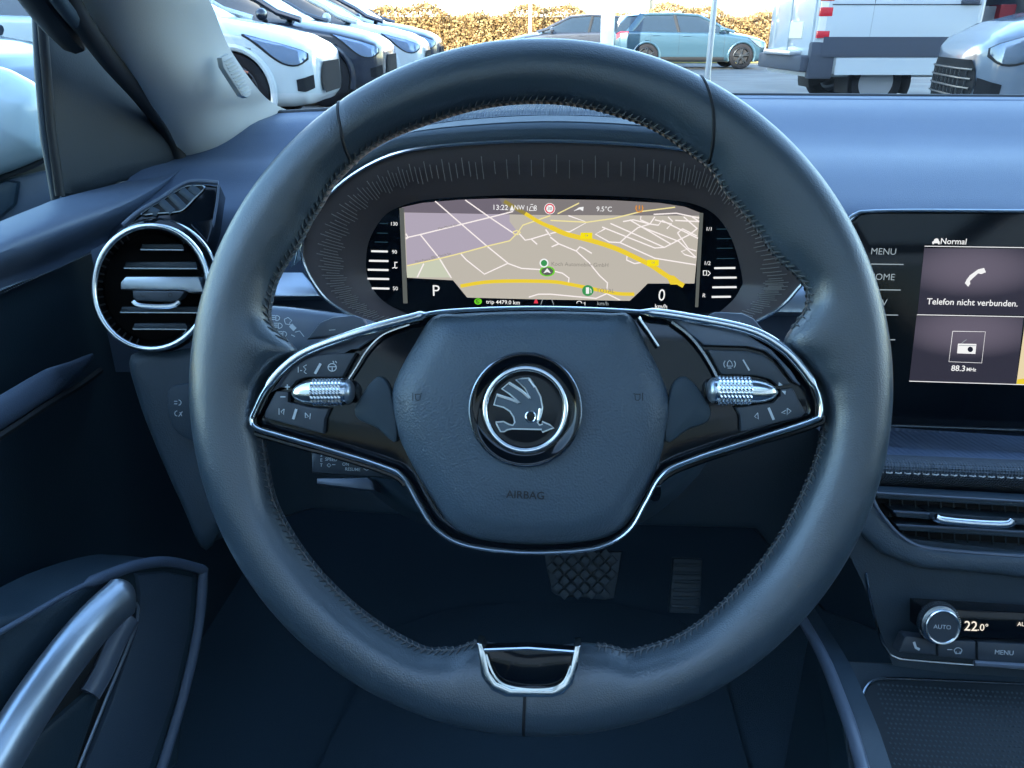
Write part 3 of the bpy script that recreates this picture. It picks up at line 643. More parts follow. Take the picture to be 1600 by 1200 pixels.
ribbons('fuel_symbol', CL, [[(1099, 423), (1099, 430), (1104, 430), (1104, 423), (1099, 423)], [(1106, 423), (1110, 427), (1106, 431)]], 1.4, H*6, 'scr_white', dp)

# ------------------------------------------------------------------ steering wheel
TILT = R(24.2)
W = Pl(P(826, 604, .414), (0, -math.cos(TILT), math.sin(TILT)))
sw = thing('steering_wheel', 'black leather steering wheel with two chrome edged spokes and winged arrow emblem', 'steering wheel', W.o)
MPX = .414/FPX
RO, AO = 546.0, 52.0
AIN = [(0, 60), (4, 80), (9.7, 112), (12, 106), (14, 86), (17, 60), (20, 52), (31, 76), (45, 76), (54, 60), (70, 50), (90, 45), (110, 42), (126, 32), (134, 36), (142, 48), (149, 54), (158, 48), (164, 52), (167, 60), (169.4, 90), (171.5, 114), (176, 80), (180, 59), (186, 52), (191, 52), (205.5, 40), (227, 43), (246, 44), (251, 58), (256, 82), (263, 84), (270, 85), (279, 86), (283, 78), (289, 55), (299, 48), (316, 54), (333, 55), (350, 50), (355, 52), (360, 60)]
def ain(a):
    a %= 360
    for (a0, v0), (a1, v1) in zip(AIN, AIN[1:]):
        if a0 <= a <= a1:
            t = (a-a0)/(a1-a0); t = t*t*(3-2*t) if abs(v1-v0) > 3 else t
            return v0+(v1-v0)*t
def ains(a): return (ain(a-1.2)+2*ain(a)+ain(a+1.2))/4
BD = .0165
def rimpt(a, ph, grow=1.0):
    A_ = ains(a); c, s = math.cos(R(ph)), math.sin(R(ph))
    off = AO*c if c > 0 else A_*c
    h = BD*s*(1 if c > 0 else (1-.10*abs(c)**2*max(0, (A_-60)/60)))
    r = RO-AO+off*grow
    return W.at(846+r*math.cos(R(a)), 605-r*.992*math.sin(R(a)), 0) + W.n*h*grow
SEG, NPH = 288, 28
# the cover is three pieces of leather that meet at the stitched cross seams
def rim_piece(name, a0, a1, n):
    rows = []
    for i in range(n+1):
        e = min(i, n-i); g = 1 if e > 1 else (.982 if e == 0 else .996)
        rows.append([rimpt(a0(360*k/NPH)+(a1(360*k/NPH)-a0(360*k/NPH))*i/n, 360*k/NPH, g) for k in range(NPH)])
    return grid(name, rows, 'leather', sw, True, sharp=0)
S1 = lambda p: 58.3+5*math.cos(R(p))
S2 = lambda p: 127.4-2.5*math.cos(R(p))
S3 = lambda p: 267.2
S3b = lambda p: -92.8
rp0 = rim_piece('rim_cover', S1, S2, 70)
rp1 = rim_piece('rim_cover', S2, S3, 140)
rp2 = rim_piece('rim_cover', S3b, S1, 150)
for a in (S1, S2, S3):
    tube('cross_seam', [rimpt(a(360*k/40), 360*k/40, .975) for k in range(40)], .0009, 'leather_seam', sw, closed=True, seg=6)
# stitching along the inside of the rim
st = MB(); a = 0
while a < 360:
    if not (0 <= a < 12.5 or 170 < a < 187 or 353 < a or 257.5 < a < 281.5):
        for k, (p0, p1) in enumerate(((158, 172), (188, 172))):
            q0, q1 = rimpt(a, p0, 1.012), rimpt(a+.75, p1, 1.012)
            mid = (q0+q1)/2 + (q0-W.o).normalized()*-.0006
            st.rows(tube_rows([q0, mid, q1], [.0003, .0006, .0004], seg=5))
        st.rows(tube_rows([rimpt(a-.35, 172, 1.01), rimpt(a+.5, 171, 1.02), rimpt(a+1.05, 172, 1.01)], [.0004, .0007, .0004], seg=5))
    a += 1.35
st.build('stitching', 'thread', sw, kind='stuff')

# hub plate with its chrome frame
W = Pl(W.o + W.n*.006, W.n)
frame = [(845, 481), (700, 486), (640, 498), (560, 520), (482, 548), (441, 577), (415, 610), (400, 640), (394, 656), (402, 669), (440, 681), (520, 704), (598, 729), (630, 746), (654, 786), (680, 825), (722, 850), (790, 861), (858, 863), (935, 855), (982, 828), (1008, 785), (1034, 742), (1082, 718), (1180, 686), (1264, 659), (1281, 646), (1275, 610), (1250, 572), (1218, 541), (1170, 516), (1090, 499), (1000, 487)]
fs = [(p.x, p.y) for p in cat([(a, b, 0) for a, b in frame], 6, True)]
prism('hub_plate', W, fs, -.028, -.002, 'piano_black', sw, .001)
def wid(x, y):
    if y < 500 and 660 < x < 1010: return 3.0
    if y < 600: return 7.5
    if y > 740: return 4.0
    return 5.0
ch = [W.at(*p, .003) for p in fs]
tube('chrome_frame', ch, [(wid(*p)*MPX, .0030) for p in fs], 'chrome', sw, closed=True, seg=12, nrm=W.n)
dk = [(p[0]+(p[0]-838)*.0+(-4 if p[0] < 500 else 4 if p[0] > 1200 else 0), p[1]+(6 if 650 < p[1] < 752 else 0)) for p in fs if p[1] > 648 and p[1] < 752]
for part in ([p for p in dk if p[0] < 640], [p for p in dk if p[0] > 1020]):
    tube('lower_edge', [W.at(*p, -.003) for p in part], (.0020, .004), 'piano_black', sw, seg=10, nrm=W.n)

# airbag cover
ab = [(676, 494), (720, 489), (780, 486), (845, 485), (910, 486), (955, 488), (986, 492), (1012, 540), (1036, 590), (1048, 632), (1042, 682), (1022, 745), (990, 806), (965, 832), (925, 846), (850, 852), (775, 848), (725, 836), (695, 812), (655, 748), (622, 682), (610, 625), (622, 582), (648, 535)]
air = pillow('airbag_cover', W, ab, [(1, -.02), (1.0, -.006), (.992, -.001), (.97, .002), (.90, .0055), (.865, .0075), (.80, .009), (.6, .0105), (.3, .0115), (.08, .0118)], 'airbag_skin', sw, sm=4, cen=(829, 660), sharp=75)
def ab_h(px, py): return .0122
text(W, 'AIRBAG', 821, 774, 11.5, 'emboss', air, .0112, 'embossed_word', sx=1.02, bold=.012)
for x, sgn in ((652, 1), (997, -1)):
    ribbons('horn_symbol', W, [[(x-7*sgn, 614), (x-7*sgn, 626)], [(x-4*sgn, 616), (x+4*sgn, 616), (x+7*sgn, 615)], [(x-3*sgn, 616), (x-3*sgn, 623), (x, 626), (x+4*sgn, 625), (x+5*sgn, 617)]], 1.4, .0102, 'emboss', air)
# emblem
mat('emblem_metal', (.10, .13, .16), .3, .8); mat('bright_edge', (.85, .9, .92), .3, .9)
em = thing  # the emblem is a part of the wheel
EC = (821, 640)
def ering(r, h, n=56): return [W.at(EC[0]+r*.985*math.cos(2*math.pi*k/n), EC[1]-r*math.sin(2*math.pi*k/n), h) for k in range(n)]
def disc(name, prof, mt, parent, cap=True):
    n = 56; rows = [ering(r, h) for r, h in prof]; V = [v for q in rows for v in q]
    Fc = [(i*n+j, i*n+(j+1) % n, (i+1)*n+(j+1) % n, (i+1)*n+j) for i in range(len(rows)-1) for j in range(n)]
    if cap: Fc.append(tuple((len(rows)-1)*n+j for j in range(n)))
    return mesh(name, V, Fc, mt, parent, sharp=60)
bd = disc('badge', [(89, .008), (89, .0135), (87, .0150), (84, .0150), (80, .0138), (68, .0125), (50, .0125)], 'piano_black', sw)
disc('badge_ring', [(69.5, .012), (69, .0145), (67, .0156), (64, .0158), (61, .0152), (58.5, .0135), (58, .0125)], 'chrome', bd, cap=False)
tube('badge_edge', ering(88.5, .0138), .0006, 'dark_chrome', bd, closed=True, seg=6)
def z6(x, y): return (720+x/6, 540+y/6)
wing = [(515, 318), (575, 308), (640, 305), (700, 385), (748, 480), (766, 580), (748, 665), (720, 722), (737, 745), (765, 738), (762, 712), (830, 740), (872, 770), (765, 812), (757, 786), (480, 780), (432, 790), (410, 806), (372, 806), (335, 735), (328, 717), (400, 712), (450, 738), (487, 748), (506, 720), (495, 670), (460, 615), (400, 578), (310, 555), (340, 455), (480, 500), (552, 535), (460, 455), (385, 405), (455, 346), (570, 420), (655, 495), (600, 400)]
wg = [z6(*p) for p in wing]
wo_ = prism('winged_arrow', W, wg, .012, .0142, 'emblem_metal', bd, .0003, 1)
tube('arrow_outline', [W.at(*p, .0143) for p in wg], .00042, 'bright_edge', wo_, closed=True, seg=6)
for L in ([(455, 352), (570, 425), (645, 490)], [(345, 465), (480, 508), (540, 532)], [(640, 312), (695, 390)], [(745, 590), (730, 700)]):
    tube('feather_edge', [W.at(*z6(*p), .0146) for p in L], .0008, 'bright_edge', wo_, seg=6)
flat('eye', W, [z6(655+40*math.cos(R(a)), 668-44*math.sin(R(a))) for a in range(0, 360, 15)], .0144, 'piano_black', wo_)
tube('eye_ring', [W.at(*z6(655+46*math.cos(R(a)), 668-50*math.sin(R(a))), .0144) for a in range(0, 360, 12)], .0005, 'chrome', wo_, closed=True, seg=6)

# button groups
prism('upper_trim', W, [(655, 504), (600, 515), (545, 529), (484, 553), (452, 579), (430, 605), (436, 597), (452, 572), (476, 554), (502, 547), (558, 545), (575, 533), (600, 519), (630, 509)], -.006, .0012, 'satin_trim', sw, .0005)
prism('upper_trim', W, [(1036, 495), (1100, 505), (1165, 522), (1205, 546), (1235, 578), (1251, 602), (1241, 596), (1215, 562), (1197, 548), (1170, 541), (1100, 539), (1085, 526), (1065, 511)], -.006, .0012, 'satin_trim', sw, .0005)
b1 = prism('button_pad', W, [(434, 606), (441, 595), (458, 574), (479, 558), (503, 553), (556, 551), (546, 568), (535, 589), (478, 590), (463, 595), (454, 606)], -.006, .002, 'button_plastic', sw, .001)
b2 = prism('button_pad', W, [(431, 611), (451, 612), (450, 628), (485, 636), (514, 638), (507, 655), (505, 678), (413, 653), (414, 643), (423, 625)], -.006, .002, 'button_plastic', sw, .001)
b3 = prism('button_pad', W, [(1105, 546), (1168, 548), (1194, 555), (1210, 568), (1236, 601), (1216, 603), (1204, 593), (1180, 587), (1127, 585)], -.006, .002, 'button_plastic', sw, .001)
b4 = prism('button_pad', W, [(1220, 608), (1239, 607), (1259, 644), (1253, 651), (1158, 675), (1157, 650), (1149, 636), (1208, 629), (1219, 619)], -.006, .002, 'button_plastic', sw, .001)
HH = .0026
ribbons('voice_symbol', W, [[(466, 573), (466, 582)], [(469, 579), (472, 579)], [(479, 570), (474, 573), (478, 577), (475, 581), (479, 584)]], 1.2, HH, 'icon_print', b1)
ribbons('light_bar', W, [[(501, 568), (492, 584)]], 4, HH, 'icon_print', b1)
ribbons('heated_wheel_symbol', W, [arc(519, 574, 6.5, 6, 0, 360, 16), [(513, 573), (525, 573)], [(519, 574), (519, 580)], [(520, 564), (522, 567)], [(524, 564), (526, 567)]], 1.4, HH, 'icon_print', b1)
ribbons('plus_symbol', W, [[(445, 604.5), (453, 604.5)], [(449, 600.5), (449, 608.5)]], 2, HH, 'icon_print', b1)
ribbons('minus_symbol', W, [[(438, 620), (446, 620)]], 2, HH, 'icon_print', b2)
ribbons('previous_symbol', W, [[(436, 638), (436, 648)], [(444, 639), (439, 643), (443, 648), (444, 639)]], 1.3, HH, 'icon_print', b2)
ribbons('light_bar', W, [[(463, 639), (458, 655)]], 4, HH, 'icon_print', b2)
ribbons('next_symbol', W, [[(485, 646), (484, 655)], [(477, 645), (477, 653), (482, 651), (477, 645)]], 1.3, HH, 'icon_print', b2)
ribbons('assist_symbol', W, [arc(1140, 569, 9, 8, 140, 220, 6), arc(1140, 569, 9, 8, -40, 40, 6), [(1136, 572), (1137, 566), (1140, 563), (1143, 566), (1145, 572), (1136, 572)], [(1137, 575), (1143, 575)]], 1.2, HH, 'icon_print', b3)
ribbons('light_bar', W, [[(1161, 562), (1171, 579)]], 2.4, HH, 'icon_print', b3)
flat('up_symbol', W, [(1217, 597), (1224, 602), (1216, 603)], HH, 'icon_print', b3)
flat('down_symbol', W, [(1221, 610.5), (1228, 610.5), (1227, 617)], HH, 'icon_print', b4)
ribbons('left_symbol', W, [[(1184, 645), (1179, 651), (1185, 655), (1184, 645)]], 1.3, HH, 'icon_print', b4)
ribbons('light_bar', W, [[(1201, 637), (1209, 656)]], 4, HH, 'icon_print', b4)
ribbons('right_symbol', W, [[(1230, 638), (1236, 642), (1230, 648), (1230, 638)], [(1228, 641), (1221, 645), (1227, 646)]], 1.3, HH, 'icon_print', b4)

def roller(x0, x1, xt, y0, y1, y2):
    # knurled barrel from x0 to x1, polished nose towards xt
    a, b, t_ = W.at(x0, y0, .003), W.at(x1, y1, .003), W.at(xt, y2, .002)
    ax = (b-a); L = ax.length; ax.normalize(); r = 20.5*MPX; up = (W.y - ax*W.y.dot(ax)).normalized(); sd_ = ax.cross(up)
    rows = []; n = 40; m_ = 20
    for i in range(m_+1):
        t = i/m_; rr = r*(1 if t > .06 else .93)
        rows.append([a+ax*L*t + (up*math.cos(2*math.pi*k/n)+sd_*math.sin(2*math.pi*k/n))*(rr*(1+(.09 if i % 2 and k % 2 and .08 < t < .97 else 0))) for k in range(n)])
    ro = grid('roller', rows, 'knurl_chrome', sw, True, cap=True, sharp=1)
    rows = []
    for s, q in ((-.16, .60), (-.10, .82), (-.03, .94), (.0, .94)):
        rows.append([a+ax*L*s + (up*math.cos(2*math.pi*k/24)+sd_*math.sin(2*math.pi*k/24))*r*q for k in range(24)])
    grid('end_cap', rows, 'satin_silver', ro, True, cap=True)
    rows = []; D = t_-b
    for s, q in ((0, .98), (.25, .96), (.5, .86), (.75, .66), (.92, .40), (1.0, .12)):
        rows.append([b+D*s + (up*math.cos(2*math.pi*k/24)*.92+sd_*math.sin(2*math.pi*k/24)*.6)*r*q for k in range(24)])
    grid('nose', rows, 'chrome', ro, True, cap=True)
roller(543, 490, 455, 612, 612.5, 614)
roller(1115, 1172, 1216, 610, 610.5, 613)
prism('hub_shroud', W, [(1040, 690), (1048, 610), (1066, 588), (1085, 598), (1102, 622), (1112, 642), (1105, 660), (1075, 672)], -.006, .001, 'pedal_rubber', sw, .003, sm=4)
prism('hub_shroud', W, [(620, 690), (610, 610), (594, 588), (578, 598), (562, 622), (553, 640), (560, 656), (588, 669)], -.006, .001, 'pedal_rubber', sw, .003, sm=4)
tube('trim_line', cat([W.at(*p, .001) for p in [(640, 507), (600, 522), (575, 545), (556, 575), (545, 592)]], 4), .0007, 'chrome', sw, seg=6)
tube('trim_line', cat([W.at(*p, .001) for p in [(1050, 503), (1075, 522), (1095, 545), (1112, 572), (1120, 588)]], 4), .0012, 'dark_chrome', sw, seg=6)
tube('trim_line', [W.at(*p, .001) for p in [(998, 496), (1014, 518), (1029, 541)]], .0009, 'chrome', sw, seg=6)

# lower spoke insert
prism('insert_frame', W, [(744, 1004), (753, 1006), (758, 1020), (765, 1050), (776, 1066), (800, 1076), (862, 1077), (880, 1068), (890, 1050), (898, 1010), (908, 1008), (904, 1040), (895, 1070), (880, 1086), (862, 1091), (790, 1090), (768, 1080), (752, 1058)], .0, .0125, 'chrome', sw, .0012)
prism('insert_panel', W, [(753, 1016), (825, 1014), (900, 1020), (893, 1052), (882, 1069), (862, 1078), (800, 1077), (774, 1067), (763, 1050)], .0, .0105, 'piano_black', sw, .002, sm=0)
tube('insert_edge', [W.at(*p, .0108) for p in [(756, 1016), (825, 1013.5), (898, 1019)]], .0009, 'chrome', sw, seg=6)
tube('insert_edge', cat([W.at(*p, .0116) for p in [(760, 1022), (768, 1046), (780, 1064), (800, 1073), (835, 1077), (866, 1074), (882, 1063), (892, 1040)]], 4), .0007, 'chrome', sw, seg=6)
# shift paddles behind the spokes
PDL = Pl(W.o - W.n*.041, W.n)
pd = prism('shift_paddle', PDL, [(1090, 520), (1102, 495), (1118, 487), (1160, 489), (1178, 497), (1205, 530)], -.004, .002, 'satin_trim', sw, .0015)
ribbons('plus_mark', PDL, [[(1150, 507), (1160, 507)], [(1155, 501), (1155, 511)]], 1.2, .0025, 'icon_print', pd)
pd = prism('shift_paddle', PDL, [(478, 530), (500, 503), (520, 495), (552, 492), (566, 497), (580, 520)], -.004, .002, 'satin_trim', sw, .0015)
ribbons('minus_mark', PDL, [[(514, 516), (524, 515)]], 1.4, .0025, 'icon_print', pd)

# ------------------------------------------------------------------ column, stalks, start button
co = thing('steering_column', 'dark plastic steering column shroud behind the wheel hub', 'column', P(830, 720, .56))
CP_ = Pl(P(830, 690, .53), W.n)
pillow('shroud', CP_, [(560, 560), (700, 520), (950, 520), (1100, 570), (1090, 700), (1010, 790), (930, 815), (740, 815), (640, 790), (560, 700)], [(1.1, -.14), (1.06, -.05), (1, 0), (.9, .006), (.3, .01)], 'hard_plastic', co, sm=3)
SB = Pl(P(1025, 770, .52), (.5, -.8, .2))
sb_ = prism('start_button', SB, arc(1026, 768, 9, 17, 0, 345, 24), -.03, .004, 'piano_black', co, .002)
text(SB, 'START', 1028, 760, 2.4, 'icon_print', sb_, .0045)
SI = Pl(P(450, 510, .50), (0, -.9, .42))
isk = thing('indicator_stalk', 'dark indicator stalk printed with white headlamp symbols', 'stalk', P(470, 540, .52))
pillow('lever', SI, [(330, 478), (420, 478), (500, 486), (560, 496), (620, 520), (640, 560), (560, 560), (420, 552), (330, 545)], [(1.02, -.02), (1, -.006), (.95, 0), (.8, .002), (.4, .003)], 'satin_trim', isk, sm=3)
for y, x in ((497, 430), (509, 434), (522, 441)):
    ribbons('headlamp_symbol', SI, [[(x-6, y-4), (x, y-4)], [(x-6, y-1), (x, y-1)], [(x-6, y+2), (x, y+2)], [(x+1, y-4), (x+1, y+4)], arc(x+1, y, 6, 4.2, -90, 90, 10)], 1.2, .0036, 'icon_print', isk)
ribbons('turn_symbol', SI, [[(444, 499), (450, 496), (456, 501), (452, 505), (455, 508), (446, 506), (444, 499)], (7, [(454, 508), (461, 515)]), [(461, 519), (468, 517), (472, 522), (475, 526)], [(455, 523), (461, 526)]], 1.2, .0036, 'icon_print', isk)
ck = thing('cruise_stalk', 'black cruise control stalk with small white lettering under left spoke', 'stalk', P(560, 745, .50))
CK = Pl(P(545, 722, .495), (0, -.9, .42))
prism('lever', CK, [(484, 700), (496, 698), (640, 718), (640, 758), (600, 748), (486, 740)], -.02, .003, 'button_plastic', ck, .003)
for s_, x, y, hp in (('S', 502, 711.5, 5), ('E', 502, 719, 5), ('T', 502, 727, 5), ('SPEED', 517.5, 718, 5), ('ON', 540, 725.5, 4.8), ('RESUME', 551, 733.5, 4.8)):
    text(CK, s_, x, y, hp, 'icon_print', ck, .0034, bold=.01)
ribbons('gap_symbol', CK, [[(511, 727), (514, 724), (517, 727), (514, 730), (511, 727)], [(519, 726), (524, 726)], [(533, 719), (538, 720)], [(568, 732), (573, 735), (578, 732)], [(584, 733), (592, 736)]], 1.0, .0034, 'icon_print', ck)
prism('column_lever', Pl(P(540, 757, .54), (0, -.8, .6)), [(494, 747), (575, 746), (582, 752), (586, 767), (560, 764), (494, 756)], -.02, .0, 'satin_trim', co, .004)

# ------------------------------------------------------------------ footwell
bp_ = thing('brake_pedal', 'wide black rubber brake pedal with raised diamond studs', 'pedal', P(910, 960, .82))
BP = Pl(P(910, 898, .80), (0, -.86, .5))
pad = prism('pad', BP, [(850, 862), (972, 862), (968, 890), (960, 935), (945, 938), (870, 931), (862, 925), (854, 890)], -.015, 0, 'pedal_rubber', bp_, .003)
for r_ in range(7):
    for c_ in range(6):
        x = 862 + c_*21 + (10.5 if r_ % 2 else 0) - r_*.2; y = 866 + r_*10.5
        if x > 962 - r_*2 or x < 858+r_*1.5: continue
        prism('stud', BP, [(x, y-9), (x+9, y), (x, y+9), (x-9, y)], -.001, .0035, 'pedal_rubber', pad, .0015)
tube('arm', [BP.at(905, 870, -.012), BP.at(900, 780, -.03), BP.at(890, 690, -.05)], (.010, .006), 'rubber', bp_)
agp = thing('accelerator_pedal', 'narrow dark accelerator pedal in the shaded footwell', 'pedal', P(1075, 930, .84))
AP = Pl(P(1075, 900, .84), (0, -.86, .5))
pad = prism('pad', AP, [(1052, 872), (1098, 874), (1094, 960), (1045, 958)], -.012, 0, 'pedal_rubber', agp, .003)
for k in range(6): prism('ridge', AP, [(1054-k, 880+k*13), (1096-k*.5, 881+k*13), (1096-k*.5, 886+k*13), (1054-k, 885+k*13)], -.001, .002, 'pedal_rubber', pad, .0008)
FM = Pl((0, .5, .215), (0, 0, 1))
fm = thing('floor_mat', 'dark carpet floor mat lying in the driver footwell', 'mat', (.02, .5, .21))
prism('mat', FM, [(600, 985), (700, 950), (820, 938), (960, 942), (1060, 965), (1120, 1010), (1180, 1230), (480, 1230)], -.008, .006, 'carpet', fm, .004)

# ------------------------------------------------------------------ centre touchscreen
ts = thing('touchscreen', 'large black touchscreen with phone and radio tiles and MENU key', 'screen', P(1480, 660, .66))
SC = Pl(P(1465, 470, .66), (0, -math.cos(R(12)), math.sin(R(12))))
prism('bezel', SC, [(1342, 333), (1360, 329), (1700, 330), (1700, 690), (1372, 668), (1372, 600), (1350, 450), (1325, 350)], -.015, .0, 'piano_black', ts, .003, 3)
tube('chrome_edge', cat([SC.at(*p, .0005) for p in [(1318, 362), (1324, 345), (1336, 335), (1356, 330.5), (1450, 329), (1700, 331)]], 4), .0014, 'satin_silver', ts, seg=8)
tube('lower_edge', [SC.at(*p, .0005) for p in [(1380, 664), (1490, 668), (1700, 676)]], .0009, 'dark_chrome', ts, seg=6)
def z3(x, y): return (1320+x/3.5286, 320+y/3.5286)
h_ = .0002
def tile(name, pts, c):
    q = [z3(*p) for p in pts]; ce = SC.at(*z3(*c))
    m_ = tile_mat('tile_glow_%d' % len(MATS), ce, SC.x, SC.y, 330/3.5286*SC.mpp(1480, 450), 130/3.5286*SC.mpp(1480, 450))
    o = flat(name, SC, q, h_, 'tile_dark', ts); o.data.materials[0] = m_; return o
tile('phone_tile', [(438, 238), (1250, 246), (1250, 612), (400, 602)], (700, 350))
tile('radio_tile', [(396, 612), (985, 622), (945, 990), (355, 970)], (690, 690))
for L in ([(440, 228), (1250, 240)], [(398, 606), (1250, 623)], [(355, 972), (1000, 992)]):
    ribbons('divider_line', SC, [[z3(*p) for p in L]], 1.2, h_*2, 'scr_white', ts)
flat('map_tile', SC, [z3(*p) for p in [(992, 660), (1250, 664), (1250, 996), (945, 992)]], h_, 'map_sand', ts)
flat('map_road', SC, [z3(*p) for p in [(952, 962), (1250, 930), (1250, 996), (945, 992)]], h_*1.5, 'road_yellow', ts)
text(SC, 'Normal', *z3(600, 203), 9.0, 'scr_white', ts, h_*2, 'screen_word', bold=.01)
text(SC, 'Telefon nicht verbunden.', *z3(703, 540), 9.4, 'scr_white', ts, h_*2, 'screen_word', bold=.012)
text(SC, '88.3', *z3(626, 903), 8.6, 'scr_white', ts, h_*2, 'screen_word', bold=.014)
text(SC, 'MHz', *z3(697, 909), 5.2, 'scr_white', ts, h_*2, 'screen_word', bold=.02)
text(SC, 'MENU', *z3(214, 259), 10.0, 'key_print', ts, h_*2, 'key_word')
text(SC, 'HOME', *z3(203, 399), 10.0, 'key_print', ts, h_*2, 'key_word')
text(SC, 'NAV', *z3(180, 540), 10.0, 'key_print', ts, h_*2, 'key_word')
for L in ([(100, 326), (324, 329)], [(90, 467), (308, 470)], [(80, 606), (294, 608)], [(70, 743), (278, 744)]):
    ribbons('key_line', SC, [[z3(*p) for p in L]], 1.6, h_*2, 'key_print', ts)
flat('car_symbol', SC, [z3(*p) for p in [(482, 203), (490, 200), (495, 188), (508, 185), (515, 188), (520, 200), (524, 204), (522, 218), (515, 218), (513, 212), (492, 212), (490, 218), (483, 216)]], h_*2, 'scr_white', ts)
ph = [z3(*p) for p in [(662, 432), (680, 452), (692, 436), (690, 420), (735, 378), (752, 382), (778, 372), (768, 348), (735, 356), (690, 388), (672, 412)]]
flat('handset_symbol', SC, ph, h_*2, 'scr_white', ts)
flat('radio_symbol', SC, [z3(*p) for p in [(624, 765), (726, 767), (720, 822), (619, 819)]], h_*2, 'scr_white', ts)
flat('radio_knob', SC, [z3(692+15*math.cos(R(a)), 797+15*math.sin(R(a))) for a in range(0, 360, 20)], h_*3, 'tile_dark', ts)
ribbons('radio_aerial', SC, [[z3(640, 766), z3(672, 742)], [z3(628, 775), z3(722, 777)]], 1.0, h_*3, 'scr_grey', ts)
ribbons('radio_frame', SC, [[z3(*p) for p in [(595, 697), (775, 700), (755, 872), (574, 865), (595, 697)]]], .9, h_*2, 'scr_white', ts)

# ------------------------------------------------------------------ centre stack below the screen
cs = thing('centre_stack', 'padded woven dashboard roll and dark housing below the touchscreen', 'console', P(1480, 900, .62))
def lineX(px, py, Y, x0=.33, x1=1.3):                 # a line across the car through this point
    p = atY(px, py, Y); return p
def acrossrows(prof, x0, x1, n=24):
    pr = [atY(px, py, Y) for px, py, Y in prof]
    return [[Vector((x0+(x1-x0)*j/n, p.y, p.z)) for p in pr] for j in range(n+1)]
X0 = atY(1372, 700, .62).x - .03; X1 = 1.3
grid('shelf', acrossrows([(1480, 660, .70), (1480, 676, .695), (1480, 694, .655), (1480, 712, .615), (1480, 715, .60)], X0, X1), 'dash_shelf', cs)
roll = [(p.x, p.y, p.z) for p in cat([(1480, 714, .603), (1480, 716, .59), (1480, 724, .578), (1480, 738, .573), (1480, 752, .578), (1480, 764, .592), (1480, 768, .62)], 3)]
grid('woven_roll', acrossrows(roll, X0, X1, 40), 'woven_fabric', cs, sharp=0)
sy = atY(1480, 742, .5715)
stc = MB(); x = X0+.005
while x < 1.25:
    stc.rows(tube_rows([Vector((x, sy.y, sy.z)), Vector((x+.0025, sy.y-.0012, sy.z)), Vector((x+.005, sy.y, sy.z))], .0006, seg=5)); x += .0072
mat('pale_thread', (.5, .52, .52), .8)
stc.build('stitching', 'pale_thread', cs, kind='stuff')
ST = Pl(P(1480, 820, .61), (0, -.95, .3))
prism('vent_surround', ST, [(1330, 760), (1362, 762), (1380, 800), (1408, 835), (1440, 856), (1490, 864), (1760, 880), (1760, 930), (1560, 900), (1440, 890), (1380, 868), (1340, 830)], -.05, .006, 'airbag_skin', cs, .006, 3)
mesh('housing_face', [ST.at(*p, -.004) for p in [(1310, 830), (1760, 880), (1760, 1090), (1395, 1040), (1352, 920)]], [(0, 1, 2, 3, 4)], 'hard_plastic', cs)
tube('housing_line', cat([ST.at(*p, -.003) for p in [(1353, 895), (1362, 945), (1376, 998), (1384, 1012), (1398, 1026), (1445, 1033), (1700, 1052)]], 5), .0011, 'dark_chrome', cs, seg=6)
cv = thing('centre_air_vent', 'wide black centre air vent with knurled silver slider tab', 'vent', P(1500, 870, .62))
mesh('cavity', [ST.at(*p, -.03) for p in [(1340, 765), (1760, 790), (1760, 885), (1440, 862), (1380, 820)]], [(0, 1, 2, 3, 4)], 'arch_black', cv)
tube('vent_rim', cat([ST.at(*p, .007) for p in [(1358, 770), (1368, 790), (1386, 815), (1408, 838), (1432, 852), (1460, 858), (1550, 866), (1760, 880)]], 4), .0013, 'satin_trim', cv, seg=8)
for a, b, mt_ in (((1366, 771), (1760, 794), 'satin_trim'), ((1396, 800), (1452, 804), 'satin_trim'), ((1400, 821), (1760, 842), 'satin_trim')):
    s_ = prism('slat', ST, [(a[0], a[1]-2), (b[0], b[1]-2), (b[0], b[1]+8), (a[0]+6, a[1]+8)], -.03, -.006, 'hard_plastic', cv, .001)
    tube('slat_edge', [ST.at(a[0], a[1]-1, -.005), ST.at(b[0], b[1]-1, -.005)], .0009, mt_, s_, seg=6)
prism('slat', ST, [(1452, 800), (1760, 822), (1760, 832), (1452, 811)], -.03, -.008, 'hard_plastic', cv, .001)
sp = cat([ST.at(*p, .004) for p in [(1461, 808), (1475, 813), (1530, 818), (1572, 819), (1582, 812)]], 5)
tube('slider', sp, (.0033, .003), 'knurl_chrome', cv, seg=12, nrm=ST.n)
for k in range(11): tube('rear_fin', [ST.at(1390+20*k, 776+1.2*k, -.024), ST.at(1392+20*k, 855+1.0*k, -.024)], .0006, 'hard_plastic', cv, seg=4)

# ------------------------------------------------------------------ climate panel
cl = thing('climate_panel', 'climate control strip with chrome AUTO knob and 22.0 degree readout', 'controls', P(1500, 1020, .62))
KP = Pl(P(1480, 985, .60), (0, -.93, .36))
prism('display_strip', KP, [(1440, 948), (1760, 968), (1760, 1006), (1500, 996), (1440, 985)], -.02, .001, 'piano_black', cl, .001)
KC = (1466, 973)
def kring(r, h, dx=0, dy=0, n=48): return [KP.at(KC[0]+dx+r*math.cos(2*math.pi*k/n), KC[1]+dy-r*math.sin(2*math.pi*k/n), h) for k in range(n)]
kb = grid('knob', [kring(34, .0), [KP.at(KC[0]+(34 if k % 2 else 32.8)*math.cos(2*math.pi*k/96), KC[1]-(34 if k % 2 else 32.8)*math.sin(2*math.pi*k/96), .004) for k in range(0, 96, 2)], kring(32, .012, 3, 3), kring(30, .014, 4, 4), kring(26, .0145, 5, 5)], 'dark_chrome', cl, True, cap=True)
tube('knob_ring', kring(25.5, .0150, 7, 7), .0011, 'chrome', kb, closed=True, seg=8)
